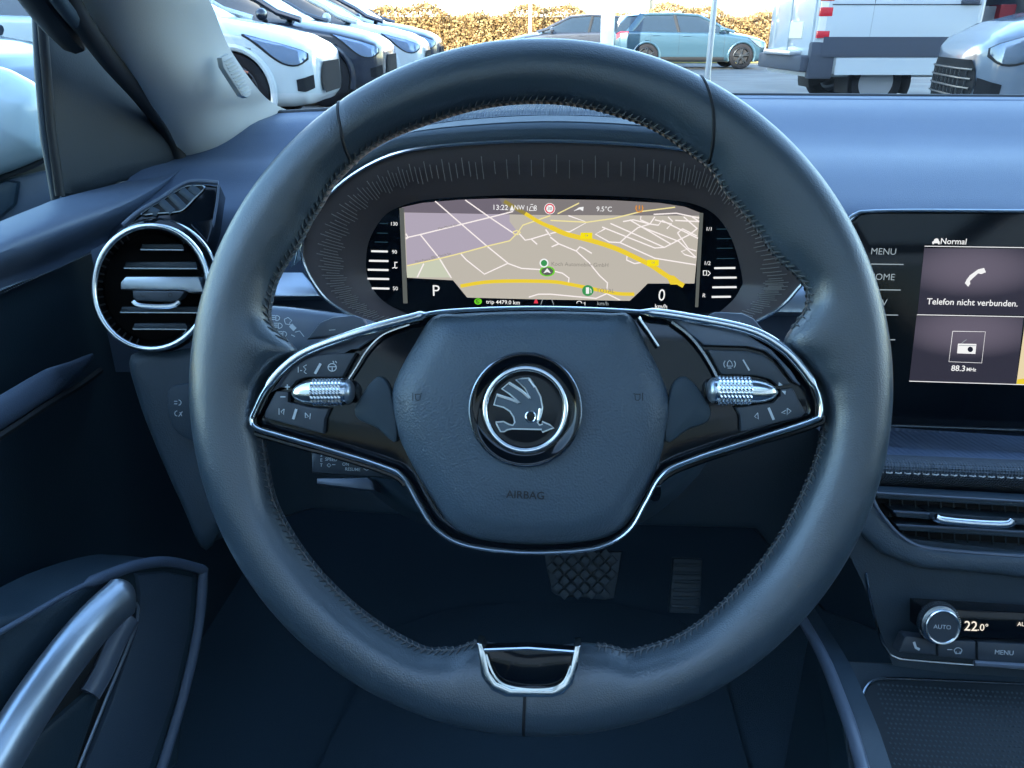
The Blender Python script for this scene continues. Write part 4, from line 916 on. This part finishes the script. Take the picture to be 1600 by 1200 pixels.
mesh('knob_face', kring(25, .0152, 7, 7), [tuple(range(48))], 'button_plastic', kb)
for k in range(60):
    a = 2*math.pi*k/60
    if math.sin(a) < -.5: continue
    tube('knob_flute', [KP.at(KC[0]+33.8*math.cos(a), KC[1]-33.8*math.sin(a), .003), KP.at(KC[0]+3+31.8*math.cos(a), KC[1]+3-31.8*math.sin(a), .0115)], .0004, 'chrome', kb, seg=4)
text(KP, 'AUTO', 1472.5, 980, 6.4, 'icon_print', kb, .0156)
mat('readout', (.02, .02, .02)); glow('readout', (255, 244, 228))
text(KP, '22', 1517, 979, 15, 'readout', cl, .002, 'readout', sx=.95, bold=.006)
text(KP, '.0°', 1536, 981, 10.5, 'readout', cl, .002, 'readout', bold=.006)
text(KP, 'AUTO', 1603, 976, 6.2, 'readout', cl, .002, 'readout', bold=.01)
for pts in ([(1414, 996), (1418, 994), (1463, 1000), (1463, 1024), (1404, 1019)], [(1466, 1000), (1525, 1003), (1525, 1031), (1466, 1026)], [(1528, 1003), (1760, 1016), (1760, 1050), (1528, 1032)]):
    prism('button', KP, pts, -.01, .002, 'button_plastic', cl, .0012)
ribbons('seat_heat_symbol', KP, [(4, [(1428, 1003), (1431, 1012), (1437, 1015)])], 3, .0026, 'icon_print', cl)
ribbons('demist_symbol', KP, [arc(1497, 1020, 7, 8, 25, 155, 8), [(1491, 1016.5), (1493, 1021), (1501, 1021), (1503, 1016.5)], [(1480, 1015), (1488, 1015)], [(1494, 1018), (1494, 1022)], [(1500, 1018), (1500, 1022)]], 1.2, .0026, 'icon_print', cl)
text(KP, 'MENU', 1569, 1020, 7.2, 'icon_print', cl, .0026)
tube('lower_lip', [KP.at(*p, .003) for p in [(1522, 1036), (1600, 1041), (1760, 1050)]], .0022, 'satin_trim', cl, seg=8)

# ------------------------------------------------------------------ centre console
ce = thing('centre_console', 'dark centre console with dotted rubber tray and pale side edge', 'console', P(1470, 1190, .6))
TR = Pl(P(1480, 1130, .60), (0, -.5, .87))
prism('tray_mat', TR, [(1344, 1092), (1352, 1075), (1368, 1062), (1400, 1060), (1760, 1075), (1760, 1260), (1370, 1260), (1352, 1150)], -.01, 0, 'rubber_mat', ce, .002)
prism('tray_base', TR, [(1300, 1030), (1760, 1050), (1760, 1290), (1340, 1290), (1318, 1150)], -.05, -.006, 'door_plastic', ce, .004)
dm = MB(); o_ = TR.at(1345, 1062); e_ = TR.at(1760, 1260)
du, dv = TR.x*.0036, TR.y*-.0036
base = TR.at(1372, 1066); nrow = 34
for r_ in range(nrow):
    for c_ in range(64):
        p_ = base + dv*(r_+.5) + du*(c_+(.5 if r_ % 2 else 0)-(r_*.22 if r_ < 4 else 0))
        q_ = [p_+TR.x*.0011+TR.n*.0003, p_+TR.y*.0011+TR.n*.0003, p_-TR.x*.0011+TR.n*.0003, p_-TR.y*.0011+TR.n*.0003, p_+TR.n*.0012]
        dm.add(q_, [(0, 1, 4), (1, 2, 4), (2, 3, 4), (3, 0, 4)])
dm.build('tray_studs', 'stud_rubber', ce, kind='stuff', sharp=0)
tube('tray_rim', cat([TR.at(*p, .001) for p in [(1345, 1100), (1352, 1076), (1368, 1062), (1400, 1060), (1500, 1064), (1700, 1073)]], 5), .0011, 'dark_chrome', ce, seg=6)
er = cat([P(1230, 930, .72), P(1262, 982, .66), P(1288, 1030, .60), (P(1312, 1090, .55)), P(1330, 1140, .52), P(1352, 1215, .49)], 6)
tube('side_edge', er, [(.0045, .0045)]*len(er), 'satin_trim', ce, seg=12)
rows = [[v, v+Vector((.02, 0, -.004)), v+Vector((.03, .01, -.05)), v+Vector((.03, 0, -.4))] for v in er]
grid('side_wall', rows, 'hard_plastic', ce)

# ------------------------------------------------------------------ outside: ground, cars, van, hedge, posts, buildings
gm = mesh('ground', [(-300, -200, 0), (300, -200, 0), (300, 600, 0), (-300, 600, 0)], [(0, 1, 2, 3)], 'asphalt'); gm['kind'] = 'structure'
HX = CX.copy(); HY = Vector((-math.sin(YAW), math.cos(YAW), 0))      # across and along the view, level
def lat(px, d): return (px-800)/FPX*d
def ground_at(px, d):                                  # level point at axial distance d under that column
    dist = (d - CAMZ*math.sin(PITCH))/math.cos(PITCH)
    return HX*lat(px, d) + HY*dist

def smooth_interp(tab, x):
    if x <= tab[0][0]: return tab[0][1:]
    for a, b in zip(tab, tab[1:]):
        if a[0] <= x <= b[0]:
            t = (x-a[0])/(b[0]-a[0]); return tuple(p+(q-p)*t for p, q in zip(a[1:], b[1:]))
    return tab[-1][1:]
STN = [(0, .40, .60, .63, .40), (.03, .27, .66, .69, .64), (.10, .21, .71, .75, .78), (.25, .19, .755, .82, .86), (.6, .18, .83, .90, .895), (1.1, .18, .90, .98, .90), (1.5, .18, .935, 1.01, .90), (2.5, .18, .955, 1.01, .90), (3.4, .19, .975, 1.02, .90), (3.95, .21, .985, 1.03, .885), (4.22, .26, .97, 1.02, .83), (4.33, .34, .90, .96, .70), (4.35, .45, .85, .90, .55)]
GH = {'hatch': [(1.12, .985, .74, .74), (1.5, 1.20, .78, .70), (2.0, 1.42, .80, .60), (2.6, 1.47, .80, .58), (3.3, 1.44, .79, .57), (3.8, 1.36, .77, .55), (4.1, 1.18, .74, .60), (4.3, 1.0, .70, .68)],
      'estate': [(1.12, .985, .74, .74), (1.5, 1.20, .78, .70), (2.0, 1.42, .80, .60), (2.6, 1.46, .80, .58), (3.5, 1.45, .79, .57), (4.0, 1.40, .77, .56), (4.2, 1.22, .75, .62), (4.32, 1.0, .70, .68)]}
WX = (.76, 3.44); WR = .335
def make_car(name, label, paint, loc, heading, shape='hatch', scale=1.0, sz=1.0, rims='alloy_dark', accent=None, front=True, group='cars parked outside', lamp='lamp_glass', grille=False):
    root = thing(name, label, 'car', loc, group)
    f = Vector(heading).normalized(); s = Vector((0, 0, 1)).cross(f)
    def T(x, y, z): return Vector(loc) - f*(x*scale) + s*(y*scale) + Vector((0, 0, z*scale*sz))
    NT = 15
    def sec(x):
        zb, zs, zt, wd = smooth_interp(STN, x)
        C = [(0, zb, 0), (.72*wd, zb, 0), (.95*wd, zb+.06, 0), (.985*wd, zb+.22*(zs-zb)/.6, 0), (wd, zb+.62*(zs-zb), 0), (.985*wd, zs-.07, 0), (.92*wd, zs, 0), (.55*wd, zt-.005, 0), (0, zt, 0)]
        return cat(C, 3)
    def S(x, t, off=0):
        c = sec(x); k = t*3; i = min(int(k), len(c)-2); v = c[i].lerp(c[i+1], k-i)
        tg = (c[i+1]-c[i]); n = Vector((tg.y, -tg.x, 0)).normalized()
        return v.x+n.x*off, v.y+n.y*off
    xs = sorted(set([0, .01, .02, .03, .045, .06, .08, .1, .13, .17, .21, .25] + [.25+.05*i for i in range(80)] + [4.27, 4.30, 4.33, 4.34, 4.35]))
    xs = [x for x in xs if x <= 4.35]
    V = []; Fc = []; K = 49
    for x in xs:
        c = sec(x); c = [Vector((-p.x, p.y, 0)) for p in reversed(c[1:])] + c[:-1] + [c[-1]]
        K = len(c)
        V += [(x, p.x, p.y) for p in c]
    for i in range(len(xs)-1):
        for j in range(K-1):
            q = (i*K+j, i*K+j+1, (i+1)*K+j+1, (i+1)*K+j)
            cx_ = sum(V[k][0] for k in q)/4; cy_ = sum(V[k][1] for k in q)/4; cz_ = sum(V[k][2] for k in q)/4
            if abs(cy_) > .55 and cz_ < .80 and any((cx_-a)**2+(cz_-WR)**2 < .385**2 for a in WX): continue
            Fc.append(q)
    Fc += [tuple(range(K)), tuple((len(xs)-1)*K+j for j in range(K))]
    body = mesh('body', [T(*v) for v in V], Fc, 'paint_'+paint, root, sharp=0)
    # arch lips and liners, wheels
    for a in WX:
        for sd in (-1, 1):
            wd = smooth_interp(STN, a)[3]
            lip = [T(a+.378*math.cos(R(g)), sd*(wd*.988-.018), WR+.378*math.sin(R(g))) for g in range(-20, 201, 10)]
            tube('arch_lip', lip, .036*scale, 'paint_'+paint, root, seg=8)
            rows = [[T(a+.40*math.cos(R(g)), sd*y_, WR+.40*math.sin(R(g))) for g in range(-20, 201, 10)] for y_ in (.86, .55)]
            rows.append([T(a+.01*math.cos(R(g)), sd*.55, WR+.01*math.sin(R(g))) for g in range(-20, 201, 10)])
            grid('arch_liner', rows, 'arch_black', root)
            n = 40; prof = [(.20, .70), (.23, .69), (.30, .69), (.33, .72), (.335, .76), (.335, .84), (.325, .873), (.30, .885), (.245, .882), (.225, .86), (.22, .80)]
            wheel = grid('wheel', [[T(a+r_*math.cos(2*math.pi*k/n), sd*y_, WR+r_*math.sin(2*math.pi*k/n)) for k in range(n)] for r_, y_ in prof], 'tyre', root, True)
            b = MB()
            b.rows([[T(a+r_*math.cos(2*math.pi*k/n), sd*y_, WR+r_*math.sin(2*math.pi*k/n)) for k in range(n)] for r_, y_ in ((.235, .868), (.222, .875), (.215, .85))], cap=False)
            for k in range(5):
                g = R(72*k+18)
                for dg in (-.16, .16):
                    p0 = T(a+.05*math.cos(g), sd*.855, WR+.05*math.sin(g)); p1 = T(a+.222*math.cos(g+dg), sd*.866, WR+.222*math.sin(g+dg))
                    b.rows(tube_rows([p0, p1], [(.026*scale, .012*scale), (.016*scale, .01*scale)], seg=6, nrm=s))
            b.rows([[T(a+r_*math.cos(2*math.pi*k/20), sd*y_, WR+r_*math.sin(2*math.pi*k/20)) for k in range(20)] for r_, y_ in ((.06, .84), (.058, .865), (.02, .872))])
            b.build('rim', rims, wheel)
            mesh('brake_disc', [T(a+.2*math.cos(2*math.pi*k/24), sd*.80, WR+.2*math.sin(2*math.pi*k/24)) for k in range(24)], [tuple(range(24))], 'arch_black', wheel)
            if accent:
                b = MB()
                for k in range(5):
                    g = R(72*k+18)
                    b.rows(tube_rows([T(a+.11*math.cos(g-.1), sd*.88, WR+.11*math.sin(g-.1)), T(a+.2*math.cos(g+.22), sd*.88, WR+.2*math.sin(g+.22)), T(a+.225*math.cos(g+.75), sd*.88, WR+.225*math.sin(g+.75))], .011*scale, seg=6))
                b.build('wheel_accent', accent, wheel)
    # greenhouse: dark glass body, painted roof and pillars
    gh = GH[shape]; gx = sorted(set([q[0] for q in gh] + [1.12+.1*i for i in range(32)])); rows = []
    for x in gx:
        if x > gh[-1][0]: continue
        zt, wb, wt = smooth_interp(gh, x); zb = min(.945+.02*(x-1.1)/3, zt-.01)
        C = cat([(wb+.03, zb-.03, 0), (wb, zb+.03*(zt-zb), 0), (wb+(wt-wb)*.75, zb+(zt-zb)*.72, 0), (wt, zt-.05*min(1, (zt-zb)*3), 0), (wt*.6, zt-.005, 0), (0, zt+.005, 0)], 3)
        rows.append([T(x, -p.x, p.y) for p in C] + [T(x, p.x, p.y) for p in reversed(C[:-1])])
    grid('windows', rows, 'car_glass', root, cap=True, sharp=0)
    rows = []
    for x in [1.98+.1*i for i in range(18 if shape == 'hatch' else 21)]:
        zt, wb, wt = smooth_interp(gh, x)
        rows.append([T(x, y_*(wt+.015), zt+.012-(.045*abs(y_)**3)) for y_ in (-1, -.9, -.75, -.5, 0, .5, .75, .9, 1)])
    grid('roof', rows, 'paint_'+paint, root, sharp=0)
    def gside(x, v, sd):
        zt, wb, wt = smooth_interp(gh, x); zb = .945
        return T(x, sd*(wb+(wt-wb)*v+.012), zb+(zt-.04-zb)*v)
    for sd in (-1, 1):
        tube('pillar', [T(1.0, sd*.78, .965)]+[gside(x, 1, sd) for x in (1.3, 1.5, 1.7, 1.85, 2.0)], .038*scale, 'paint_'+paint, root, seg=8)
        tube('roof_rail', [gside(x, 1, sd) for x in [2.0+.2*i for i in range(9)]], .034*scale, 'paint_'+paint, root, seg=8)
        tube('pillar', [gside(2.55, 0, sd), gside(2.62, .5, sd), gside(2.68, 1, sd)], (.045*scale, .02*scale), 'arch_black', root, seg=8, nrm=s)
        cpx = 3.55 if shape == 'hatch' else 3.62
        tube('pillar', [gside(cpx+.35, -.05, sd), gside(cpx+.15, .45, sd), gside(cpx-.05, .98, sd)], (.10*scale, .03*scale), 'paint_'+paint, root, seg=8, nrm=s)
        # door mirror
        c_ = T(1.42, sd*1.0, 1.02); rows = []
        for i in range(7):
            g = math.pi*i/6; rows.append([c_ + s*(sd*.10*scale*math.cos(g)*-1) + (f*(.07*math.cos(q)) + Vector((0, 0, .075*math.sin(q))))*scale*max(.05, math.sin(g)) for q in [2*math.pi*k/12 for k in range(12)]])
        grid('door_mirror', rows, 'paint_'+paint, root, True, sharp=0)
        tube('mirror_arm', [T(1.42, sd*.86, .95), T(1.42, sd*.95, .99)], .03*scale, 'arch_black', root, seg=6)
        # shut lines and handle
        for x in (1.28, 2.55, 3.35):
            tube('shut_line', [T(x, sd*(S(x, q, .001)[0]), S(x, q, .001)[1]) for q in (2.6, 3, 3.6, 4.2, 4.8, 5.4)], .004*scale, 'arch_black', root, seg=4)
        for x in (2.35, 3.2):
            y_, z_ = S(x, 4.9, .012); tube('door_handle', [T(x-.1, sd*y_, z_), T(x+.1, sd*y_, z_)], .016*scale, 'paint_'+paint, root, seg=6)
        # lamps laid on the body
        def patch(nm, x0, x1, ta0, ta1, tb0, tb1, off, mt_, nx=10, nt_=4):
            rows = []
            for i in range(nx+1):
                u = i/nx; x = x0+(x1-x0)*u; t0 = ta0+(tb0-ta0)*u; t1 = ta1+(tb1-ta1)*u; row = []
                for j in range(nt_+1):
                    y_, z_ = S(x, t0+(t1-t0)*j/nt_, off); row.append(T(x-off*.6, sd*y_, z_))
                rows.append(row)
            return grid(nm, rows, mt_, root, sharp=0)
        for nm_, x0, x1, gr_w, off, mt_ in (('headlamp', .07, .60, 0, .009, lamp), ('headlamp_edge', .06, .63, .10, .004, 'arch_black')):
            rows = []
            for i in range(15):
                u = i/14; x = x0+(x1-x0)*u; t1 = 5.45+.15*u+gr_w; t0 = min(t1-.04, 5.0+.5*u-.95*math.sin(math.pi*u**.6)-gr_w); row = []
                for j in range(5):
                    y_, z_ = S(x, t0+(t1-t0)*j/4, off); row.append(T(x-off*.6, sd*y_, z_))
                rows.append(row)
            grid(nm_, rows, mt_, root, sharp=0)
        patch('bumper_intake', .035, .17, 2.4, 3.6, 2.6, 3.3, .006, 'grille_black')
        patch('sill', 1.25, 3.05, 1.9, 2.4, 1.9, 2.4, .006, 'arch_black')
        patch('tail_lamp', 3.98, 4.30, 5.2, 5.8, 4.5, 5.8, .008, 'red_lamp')
    # grille
    gw_ = .66 if grille else .48
    def gx_(y): a_ = abs(y); return -.014 + (0 if a_ < .38 else (a_-.38)*.14)
    rows = []
    for z_ in (.30, .36, .44, .52, .58):
        rows.append([T(gx_(y_*gw_*(1-.2*((z_-.44)/.14)**2)), y_*gw_*(1-.2*((z_-.44)/.14)**2), z_) for y_ in (-1, -.8, -.6, -.4, -.2, 0, .2, .4, .6, .8, 1)])
    gr_ = grid('grille', rows, 'grille_black', root)
    if grille:
        for z_ in (.34, .40, .46, .52):
            tube('grille_bar', [T(gx_(y_*.6)-.012, y_*.6, z_) for y_ in (-1, -.6, -.2, .2, .6, 1)], .008*scale, 'alloy_dark', gr_, seg=6)
        for k in range(9):
            y_ = -.5+k*.125; tube('grille_bar', [T(gx_(y_)-.01, y_, .33), T(gx_(y_)-.01, y_, .53)], .006*scale, 'alloy_dark', gr_, seg=5)
        box('number_plate', T(-.03, 0, .26), s*.26*scale, f*.006, Vector((0, 0, .055*scale)), 'plate', root)
    return root
make_car('parked_car', 'white car with copper wheel accents beside the pale windscreen pillar', 'white', ground_at(524, 9.2), HX, scale=1.08, sz=1.06, accent='copper')
make_car('parked_car', 'black car with copper coloured wheel accents between two white cars', 'black', ground_at(616, 11.8), HX, scale=1.08, sz=1.06, accent='copper')
make_car('parked_car', 'white car behind the black car with copper wheels', 'white', ground_at(671, 14.3), HX, scale=1.08, sz=1.06)
make_car('parked_car', 'dark blue car at the far end of the row in front of the hedge', 'navy', ground_at(692, 16.8), HX, scale=1.08, sz=1.10)
make_car('parked_car', 'dark navy car seen through the driver side window', 'navy', ground_at(150, 5.4), (HX+HY*-.1), sz=1.0)
make_car('parked_car', 'metallic silver blue car with barred grille parked nose on to the white van', 'steel', ground_at(1462, 7.6), (-HX+HY*.24), scale=1.12, sz=1.13, grille=True, lamp='lamp_dark')
make_car('parked_car', 'silver estate car painted in its shaded blue tone behind the thin steel pole', 'shaded_silver', ground_at(1184, 23), HX, 'estate', rims='alloy_dark')  # silver car: the tone of its shaded side is put into the paint
make_car('parked_car', 'dark saloon car in front of the hedge beside the thick white post', 'dark', ground_at(790, 25), -HX, 'hatch')
make_car('parked_car', 'distant white car in front of the bright building', 'white', ground_at(1180, 36), HY, 'estate')

# ---- van
def make_van():
    loc = ground_at(1258, 10.3); loc = loc - HX*0
    root = thing('delivery_van', 'tall white delivery van with open sliding door and dark side strip', 'van', loc + HX*2.9 + HY)
    f = HX; lft = HY
    def T(x, y, z): return loc + f*x + lft*(1.0+y) + Vector((0, 0, z))
    PR = [(0, .42), (.90, .42), (.96, .46), (.985, .62), (1.0, .9), (1.0, 1.25), (.985, 1.7), (.95, 2.2), (.90, 2.45), (.78, 2.58), (.5, 2.63), (0, 2.65)]
    def wscale(x): return (.955 + .045*min(1, x/.12)) if x < 4.6 else 1-.12*((x-4.6)/1.3)**2
    def top(x): return 1 if x < 4.2 else 1-.42*((x-4.2)/1.7)**1.2
    xs = [0, .02, .05, .12] + [.12+.1*i for i in range(1, 58)]
    V = []; Fc = []
    for x in xs:
        c = [(-y, z) for y, z in reversed(PR[1:])] + PR
        V += [(x, y*wscale(x), .42+(z-.42)*top(x)) for y, z in c]
    K = len(PR)*2-1
    for i in range(len(xs)-1):
        for j in range(K-1):
            q = (i*K+j, i*K+j+1, (i+1)*K+j+1, (i+1)*K+j)
            cx_ = sum(V[k][0] for k in q)/4; cy_ = sum(V[k][1] for k in q)/4; cz_ = sum(V[k][2] for k in q)/4
            if cy_ < -.8 and 2.02 < cx_ < 3.3 and .5 < cz_ < 2.35: continue      # the open sliding door
            if cy_ < -.7 and cz_ < .78 and any((cx_-a)**2+(cz_-.35)**2 < .40**2 for a in (.92, 4.75)): continue
            Fc.append(q)
    Fc += [tuple(range(K)), tuple((len(xs)-1)*K+j for j in range(K))]
    mesh('body', [T(*v) for v in V], Fc, 'paint_van_white', root, sharp=45)
    for (x0, x1, z0, z1, mt_, nm) in ((.10, 2.0, .66, .90, 'van_trim', 'side_strip'), (.30, 2.0, .45, .655, 'paint_van_white', 'lower_panel')):
        rows = [[T(x, -(1.012)*wscale(x), z) for z in (z0, (z0+z1)/2, z1)] for x in [x0+(x1-x0)*i/10 for i in range(11)]]
        rows = [[r[0]+lft*.02]+r+[r[-1]+lft*.02] for r in rows]
        grid(nm, rows, mt_, root)
    tube('crease', [T(x, -1.0*wscale(x), 1.27+.0*x) for x in (.15, .6, 1.2, 2.0)], .008, 'van_trim', root, seg=5)
    tube('shut_line', [T(.68, -.995, z) for z in (.7, 1.0, 1.4, 1.9, 2.3)], .006, 'van_trim', root, seg=5)
    tube('door_post', [T(2.03, -.99, .5), T(2.03, -1.0, 1.2), T(2.03, -.96, 2.3)], .03, 'paint_van_white', root, seg=8)
    box('door_handle', T(1.86, -1.02, 1.30), f*.11, lft*.02, Vector((0, 0, .025)), 'van_trim', root, .008)
    lamp = box('tail_lamp', T(.09, -.965, 1.17), f*.075, lft*.03, Vector((0, 0, .29)), 'white_lamp', root, .015)
    for z0, z1 in ((1.31, 1.50), (1.135, 1.24), (.885, .97)):
        box('red_lens', T(.088, -.97, (z0+z1)/2), f*.079, lft*.033, Vector((0, 0, (z1-z0)/2)), 'red_lamp', lamp, .01)
    box('bumper', T(-.06, 0, .58), f*.08, lft*.95, Vector((0, 0, .10)), 'van_trim', root, .04)
    box('bumper_step', T(-.08, 0, .70), f*.10, lft*.6, Vector((0, 0, .03)), 'alloy_silver', root, .02)
    box('bumper_corner', T(.12, -.94, .62), f*.16, lft*.06, Vector((0, 0, .22)), 'van_trim', root, .03)
    for y_ in (-.46, .46):
        d_ = box('rear_door', T(-.012, y_, 1.55), f*.012, lft*.43, Vector((0, 0, .88)), 'paint_van_white', root, .01)
        box('rear_window', T(-.026, y_, 1.95), f*.006, lft*.30, Vector((0, 0, .27)), 'car_glass', d_, .004)
    box('number_plate', T(-.03, -.30, .98), f*.006, lft*.26, Vector((0, 0, .1)), 'plate', root)
    for a, sd in ((.92, -1), (4.75, -1), (.92, 1), (4.75, 1)):
        n = 40; prof = [(.20, .62), (.31, .62), (.345, .68), (.35, .76), (.345, .84), (.32, .88), (.24, .875), (.215, .85)]
        wh = grid('wheel', [[T(a+r_*math.cos(2*math.pi*k/n), sd*y_, .35+r_*math.sin(2*math.pi*k/n)) for k in range(n)] for r_, y_ in prof], 'tyre', root, True)
        grid('rim', [[T(a+r_*math.cos(2*math.pi*k/n), sd*y_, .35+r_*math.sin(2*math.pi*k/n)) for k in range(n)] for r_, y_ in ((.225, .865), (.20, .84), (.17, .80), (.13, .80), (.10, .84), (.06, .85), (.02, .85))], 'alloy_silver', wh, True, cap=True)
        rows = [[T(a+.41*math.cos(R(g)), sd*y_, .35+.41*math.sin(R(g))) for g in range(-20, 201, 10)] for y_ in (.97, .5)] + [[T(a, sd*.5, .35) for g in range(-20, 201, 10)]]
        grid('arch_liner', rows, 'arch_black', root)
    for z_ in (.95, 1.45, 1.9): box('cargo_shelf', T(2.7, .55, z_), f*.85, lft*.30, Vector((0, 0, .02)), 'shelf_metal', root)
    return root, T
van, VT = make_van()
rnd = random.Random(3)
BOX_LABELS = ['dark red box on the lower van shelf next to the door post', 'blue box on the lower van shelf between red and grey boxes', 'grey box on the lower van shelf beside the blue box', 'dark red box on the lower van shelf at its front end',
              'grey box on the upper van shelf next to the door post', 'dark red box on the upper van shelf between grey and blue boxes', 'blue box on the upper van shelf between two red boxes', 'dark red box on the upper van shelf at its front end']
for k, (x, z) in enumerate([(2.3, .97), (2.55, .97), (2.82, .97), (3.1, .97), (2.35, 1.47), (2.65, 1.47), (2.95, 1.47), (3.2, 1.47)]):
    hgt = .14+.05*rnd.random(); cl_ = ['red_box', 'blue_box', 'shelf_metal', 'red_box', 'shelf_metal', 'red_box', 'blue_box', 'red_box'][k]
    b = box('storage_box', VT(x, .45, z+hgt), HX*.11, HY*.16, Vector((0, 0, hgt)), cl_, None, .01)
    tag(b, BOX_LABELS[k], 'box', 'storage boxes in the van')

# ---- hedge, verge
hroot = thing('hedge', 'long clipped brown winter hedge in sunshine behind the parked cars', 'hedge', HY*31)
HD0, HD1 = 30.5, 31.8
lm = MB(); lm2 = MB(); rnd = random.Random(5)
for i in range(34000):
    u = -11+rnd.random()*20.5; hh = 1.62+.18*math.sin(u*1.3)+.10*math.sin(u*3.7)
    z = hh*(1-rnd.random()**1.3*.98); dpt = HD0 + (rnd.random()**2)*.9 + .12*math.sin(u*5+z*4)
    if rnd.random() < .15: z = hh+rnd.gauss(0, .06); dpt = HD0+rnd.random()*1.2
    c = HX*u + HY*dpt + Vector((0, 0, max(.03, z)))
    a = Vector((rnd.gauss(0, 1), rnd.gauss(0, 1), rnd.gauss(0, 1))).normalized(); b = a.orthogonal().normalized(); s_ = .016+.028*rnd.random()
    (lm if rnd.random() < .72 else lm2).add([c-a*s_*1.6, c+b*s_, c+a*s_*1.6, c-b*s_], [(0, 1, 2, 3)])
me = lm.build('foliage', 'leaf', hroot, kind='stuff', sharp=0); lm2.build('shaded_foliage', 'leaf_shaded', hroot, kind='stuff', sharp=0)  # second leaf mesh carries the shade as a darker colour
tw = MB()
for i in range(500):
    u = -11+rnd.random()*20.5; c = HX*u+HY*(HD0+.15+rnd.random()*.5)
    tw.rows(tube_rows([c, c+Vector((rnd.gauss(0, .1), rnd.gauss(0, .1), .8)), c+Vector((rnd.gauss(0, .25), rnd.gauss(0, .2), 1.5+.3*rnd.random()))], [.012, .009, .004], seg=4))
tw.build('twigs', 'twig', hroot, kind='stuff')
box('inner_thicket', HX*-.75+HY*31.35+Vector((0, 0, .74)), HX*10.2, HY*.35, Vector((0, 0, .72)), 'leaf_shaded', hroot)
ver = grid('verge', [[HX*(-14+i*1.2)+HY*y_+Vector((0, 0, z_)) for i in range(24)] for y_, z_ in ((28.4, .01), (28.45, .10), (29.2, .14), (30.4, .18), (33, .15))], 'grass'); ver['kind'] = 'structure'
gl_ = MB()
for i in range(5000):
    u = -12+rnd.random()*24; y_ = 28.5+rnd.random()*2.2; c = HX*u+HY*y_+Vector((0, 0, .1)); a = HX*math.cos(i)+HY*math.sin(i)
    gl_.add([c-a*.02, c+a*.02, c+Vector((rnd.gauss(0, .04), rnd.gauss(0, .04), .10+.12*rnd.random()))], [(0, 1, 2)])
tag(gl_.build('grass', 'grass', None, sharp=0), 'short yellowish winter grass on the verge below the hedge', 'grass', kind='stuff')

# ---- posts
def post(px, d, r, h, mt_, label, nm='post', foot=True):
    g = ground_at(px, d); root = thing(nm, label, 'post', g)
    tube('shaft', [g+Vector((0, 0, z)) for z in (0, h*.5, h)], r, mt_, root, seg=20)
    box('base_plate', g+Vector((0, 0, .015)), (r*2, 0, 0), (0, r*2, 0), (0, 0, .015), mt_, root)
    tube('collar', [g+Vector((0, 0, .03)), g+Vector((0, 0, .16))], r*1.25, mt_, root, seg=20)
post(1104, 15, .055, 5, 'post_steel', 'thin steel pole in front of the light estate car', 'lamp_post')
post(946, 20, .17, 4.5, 'post_white', 'thick white post in front of the dark saloon', 'post')
post(828, 27, .05, 4.5, 'post_white', 'slender white post in front of the hedge left of the dark saloon', 'post')
post(898, 29, .04, 3.5, 'post_white', 'slender white post in front of the hedge above the dark saloon', 'post')

# ---- bright buildings far behind
def house(c, hw, hd, h, label, nwin, panels=()):
    root = thing('building', label, 'building', c)
    box('wall', c+Vector((0, 0, h/2)), HX*hw, HY*hd, Vector((0, 0, h/2)), 'facade', root)
    box('roof', c+Vector((0, 0, h+.15)), HX*(hw+.3), HY*(hd+.3), Vector((0, 0, .15)), 'alloy_silver', root)
    for k in range(nwin):
        x = -hw+hw*2*(k+.5)/nwin; wc = c+HX*x-HY*(hd+.02)+Vector((0, 0, 3.6))
        w_ = box('window', wc, HX*.75, HY*.04, Vector((0, 0, .8)), 'post_white', root)
        box('pane', wc-HY*.03, HX*.65, HY*.03, Vector((0, 0, .7)), 'car_glass', w_)
    for x, z, a, b in panels: box('panel', c+HX*x-HY*(hd+.03)+Vector((0, 0, z)), HX*a, HY*.05, Vector((0, 0, b)), 'facade_beige', root)
house(HX*-8+HY*58, 16, 5, 7, 'long white building behind the brown hedge', 9)
house(HX*18+HY*52, 9, 5, 8, 'white building with beige panels behind the white van', 4, ((-3.9, 1.5, .55, 1.5), (-1.7, 1.4, .5, 1.4), (2, 1.5, .8, 1.5)))
# unseen hall added behind the car so its shadow lies over the near cars
sh = thing('shade_hall', 'unseen grey hall added behind the car to shade the near cars', 'building', -HY*19)
box('wall', -HY*19+Vector((0, 0, 7.6)), HX*32, HY*4, Vector((0, 0, 7.6)), 'shade_hall_wall', sh)
box('roof', -HY*19+Vector((0, 0, 15.3)), HX*32.3, HY*4.3, Vector((0, 0, .12)), 'shade_hall_wall', sh)
for k in range(14):
    w_ = box('window', -HY*14.97+HX*(-29+k*4.4)+Vector((0, 0, 2.0)), HX*1.9, HY*.03, Vector((0, 0, 1.7)), 'car_glass', sh)

bake_text()
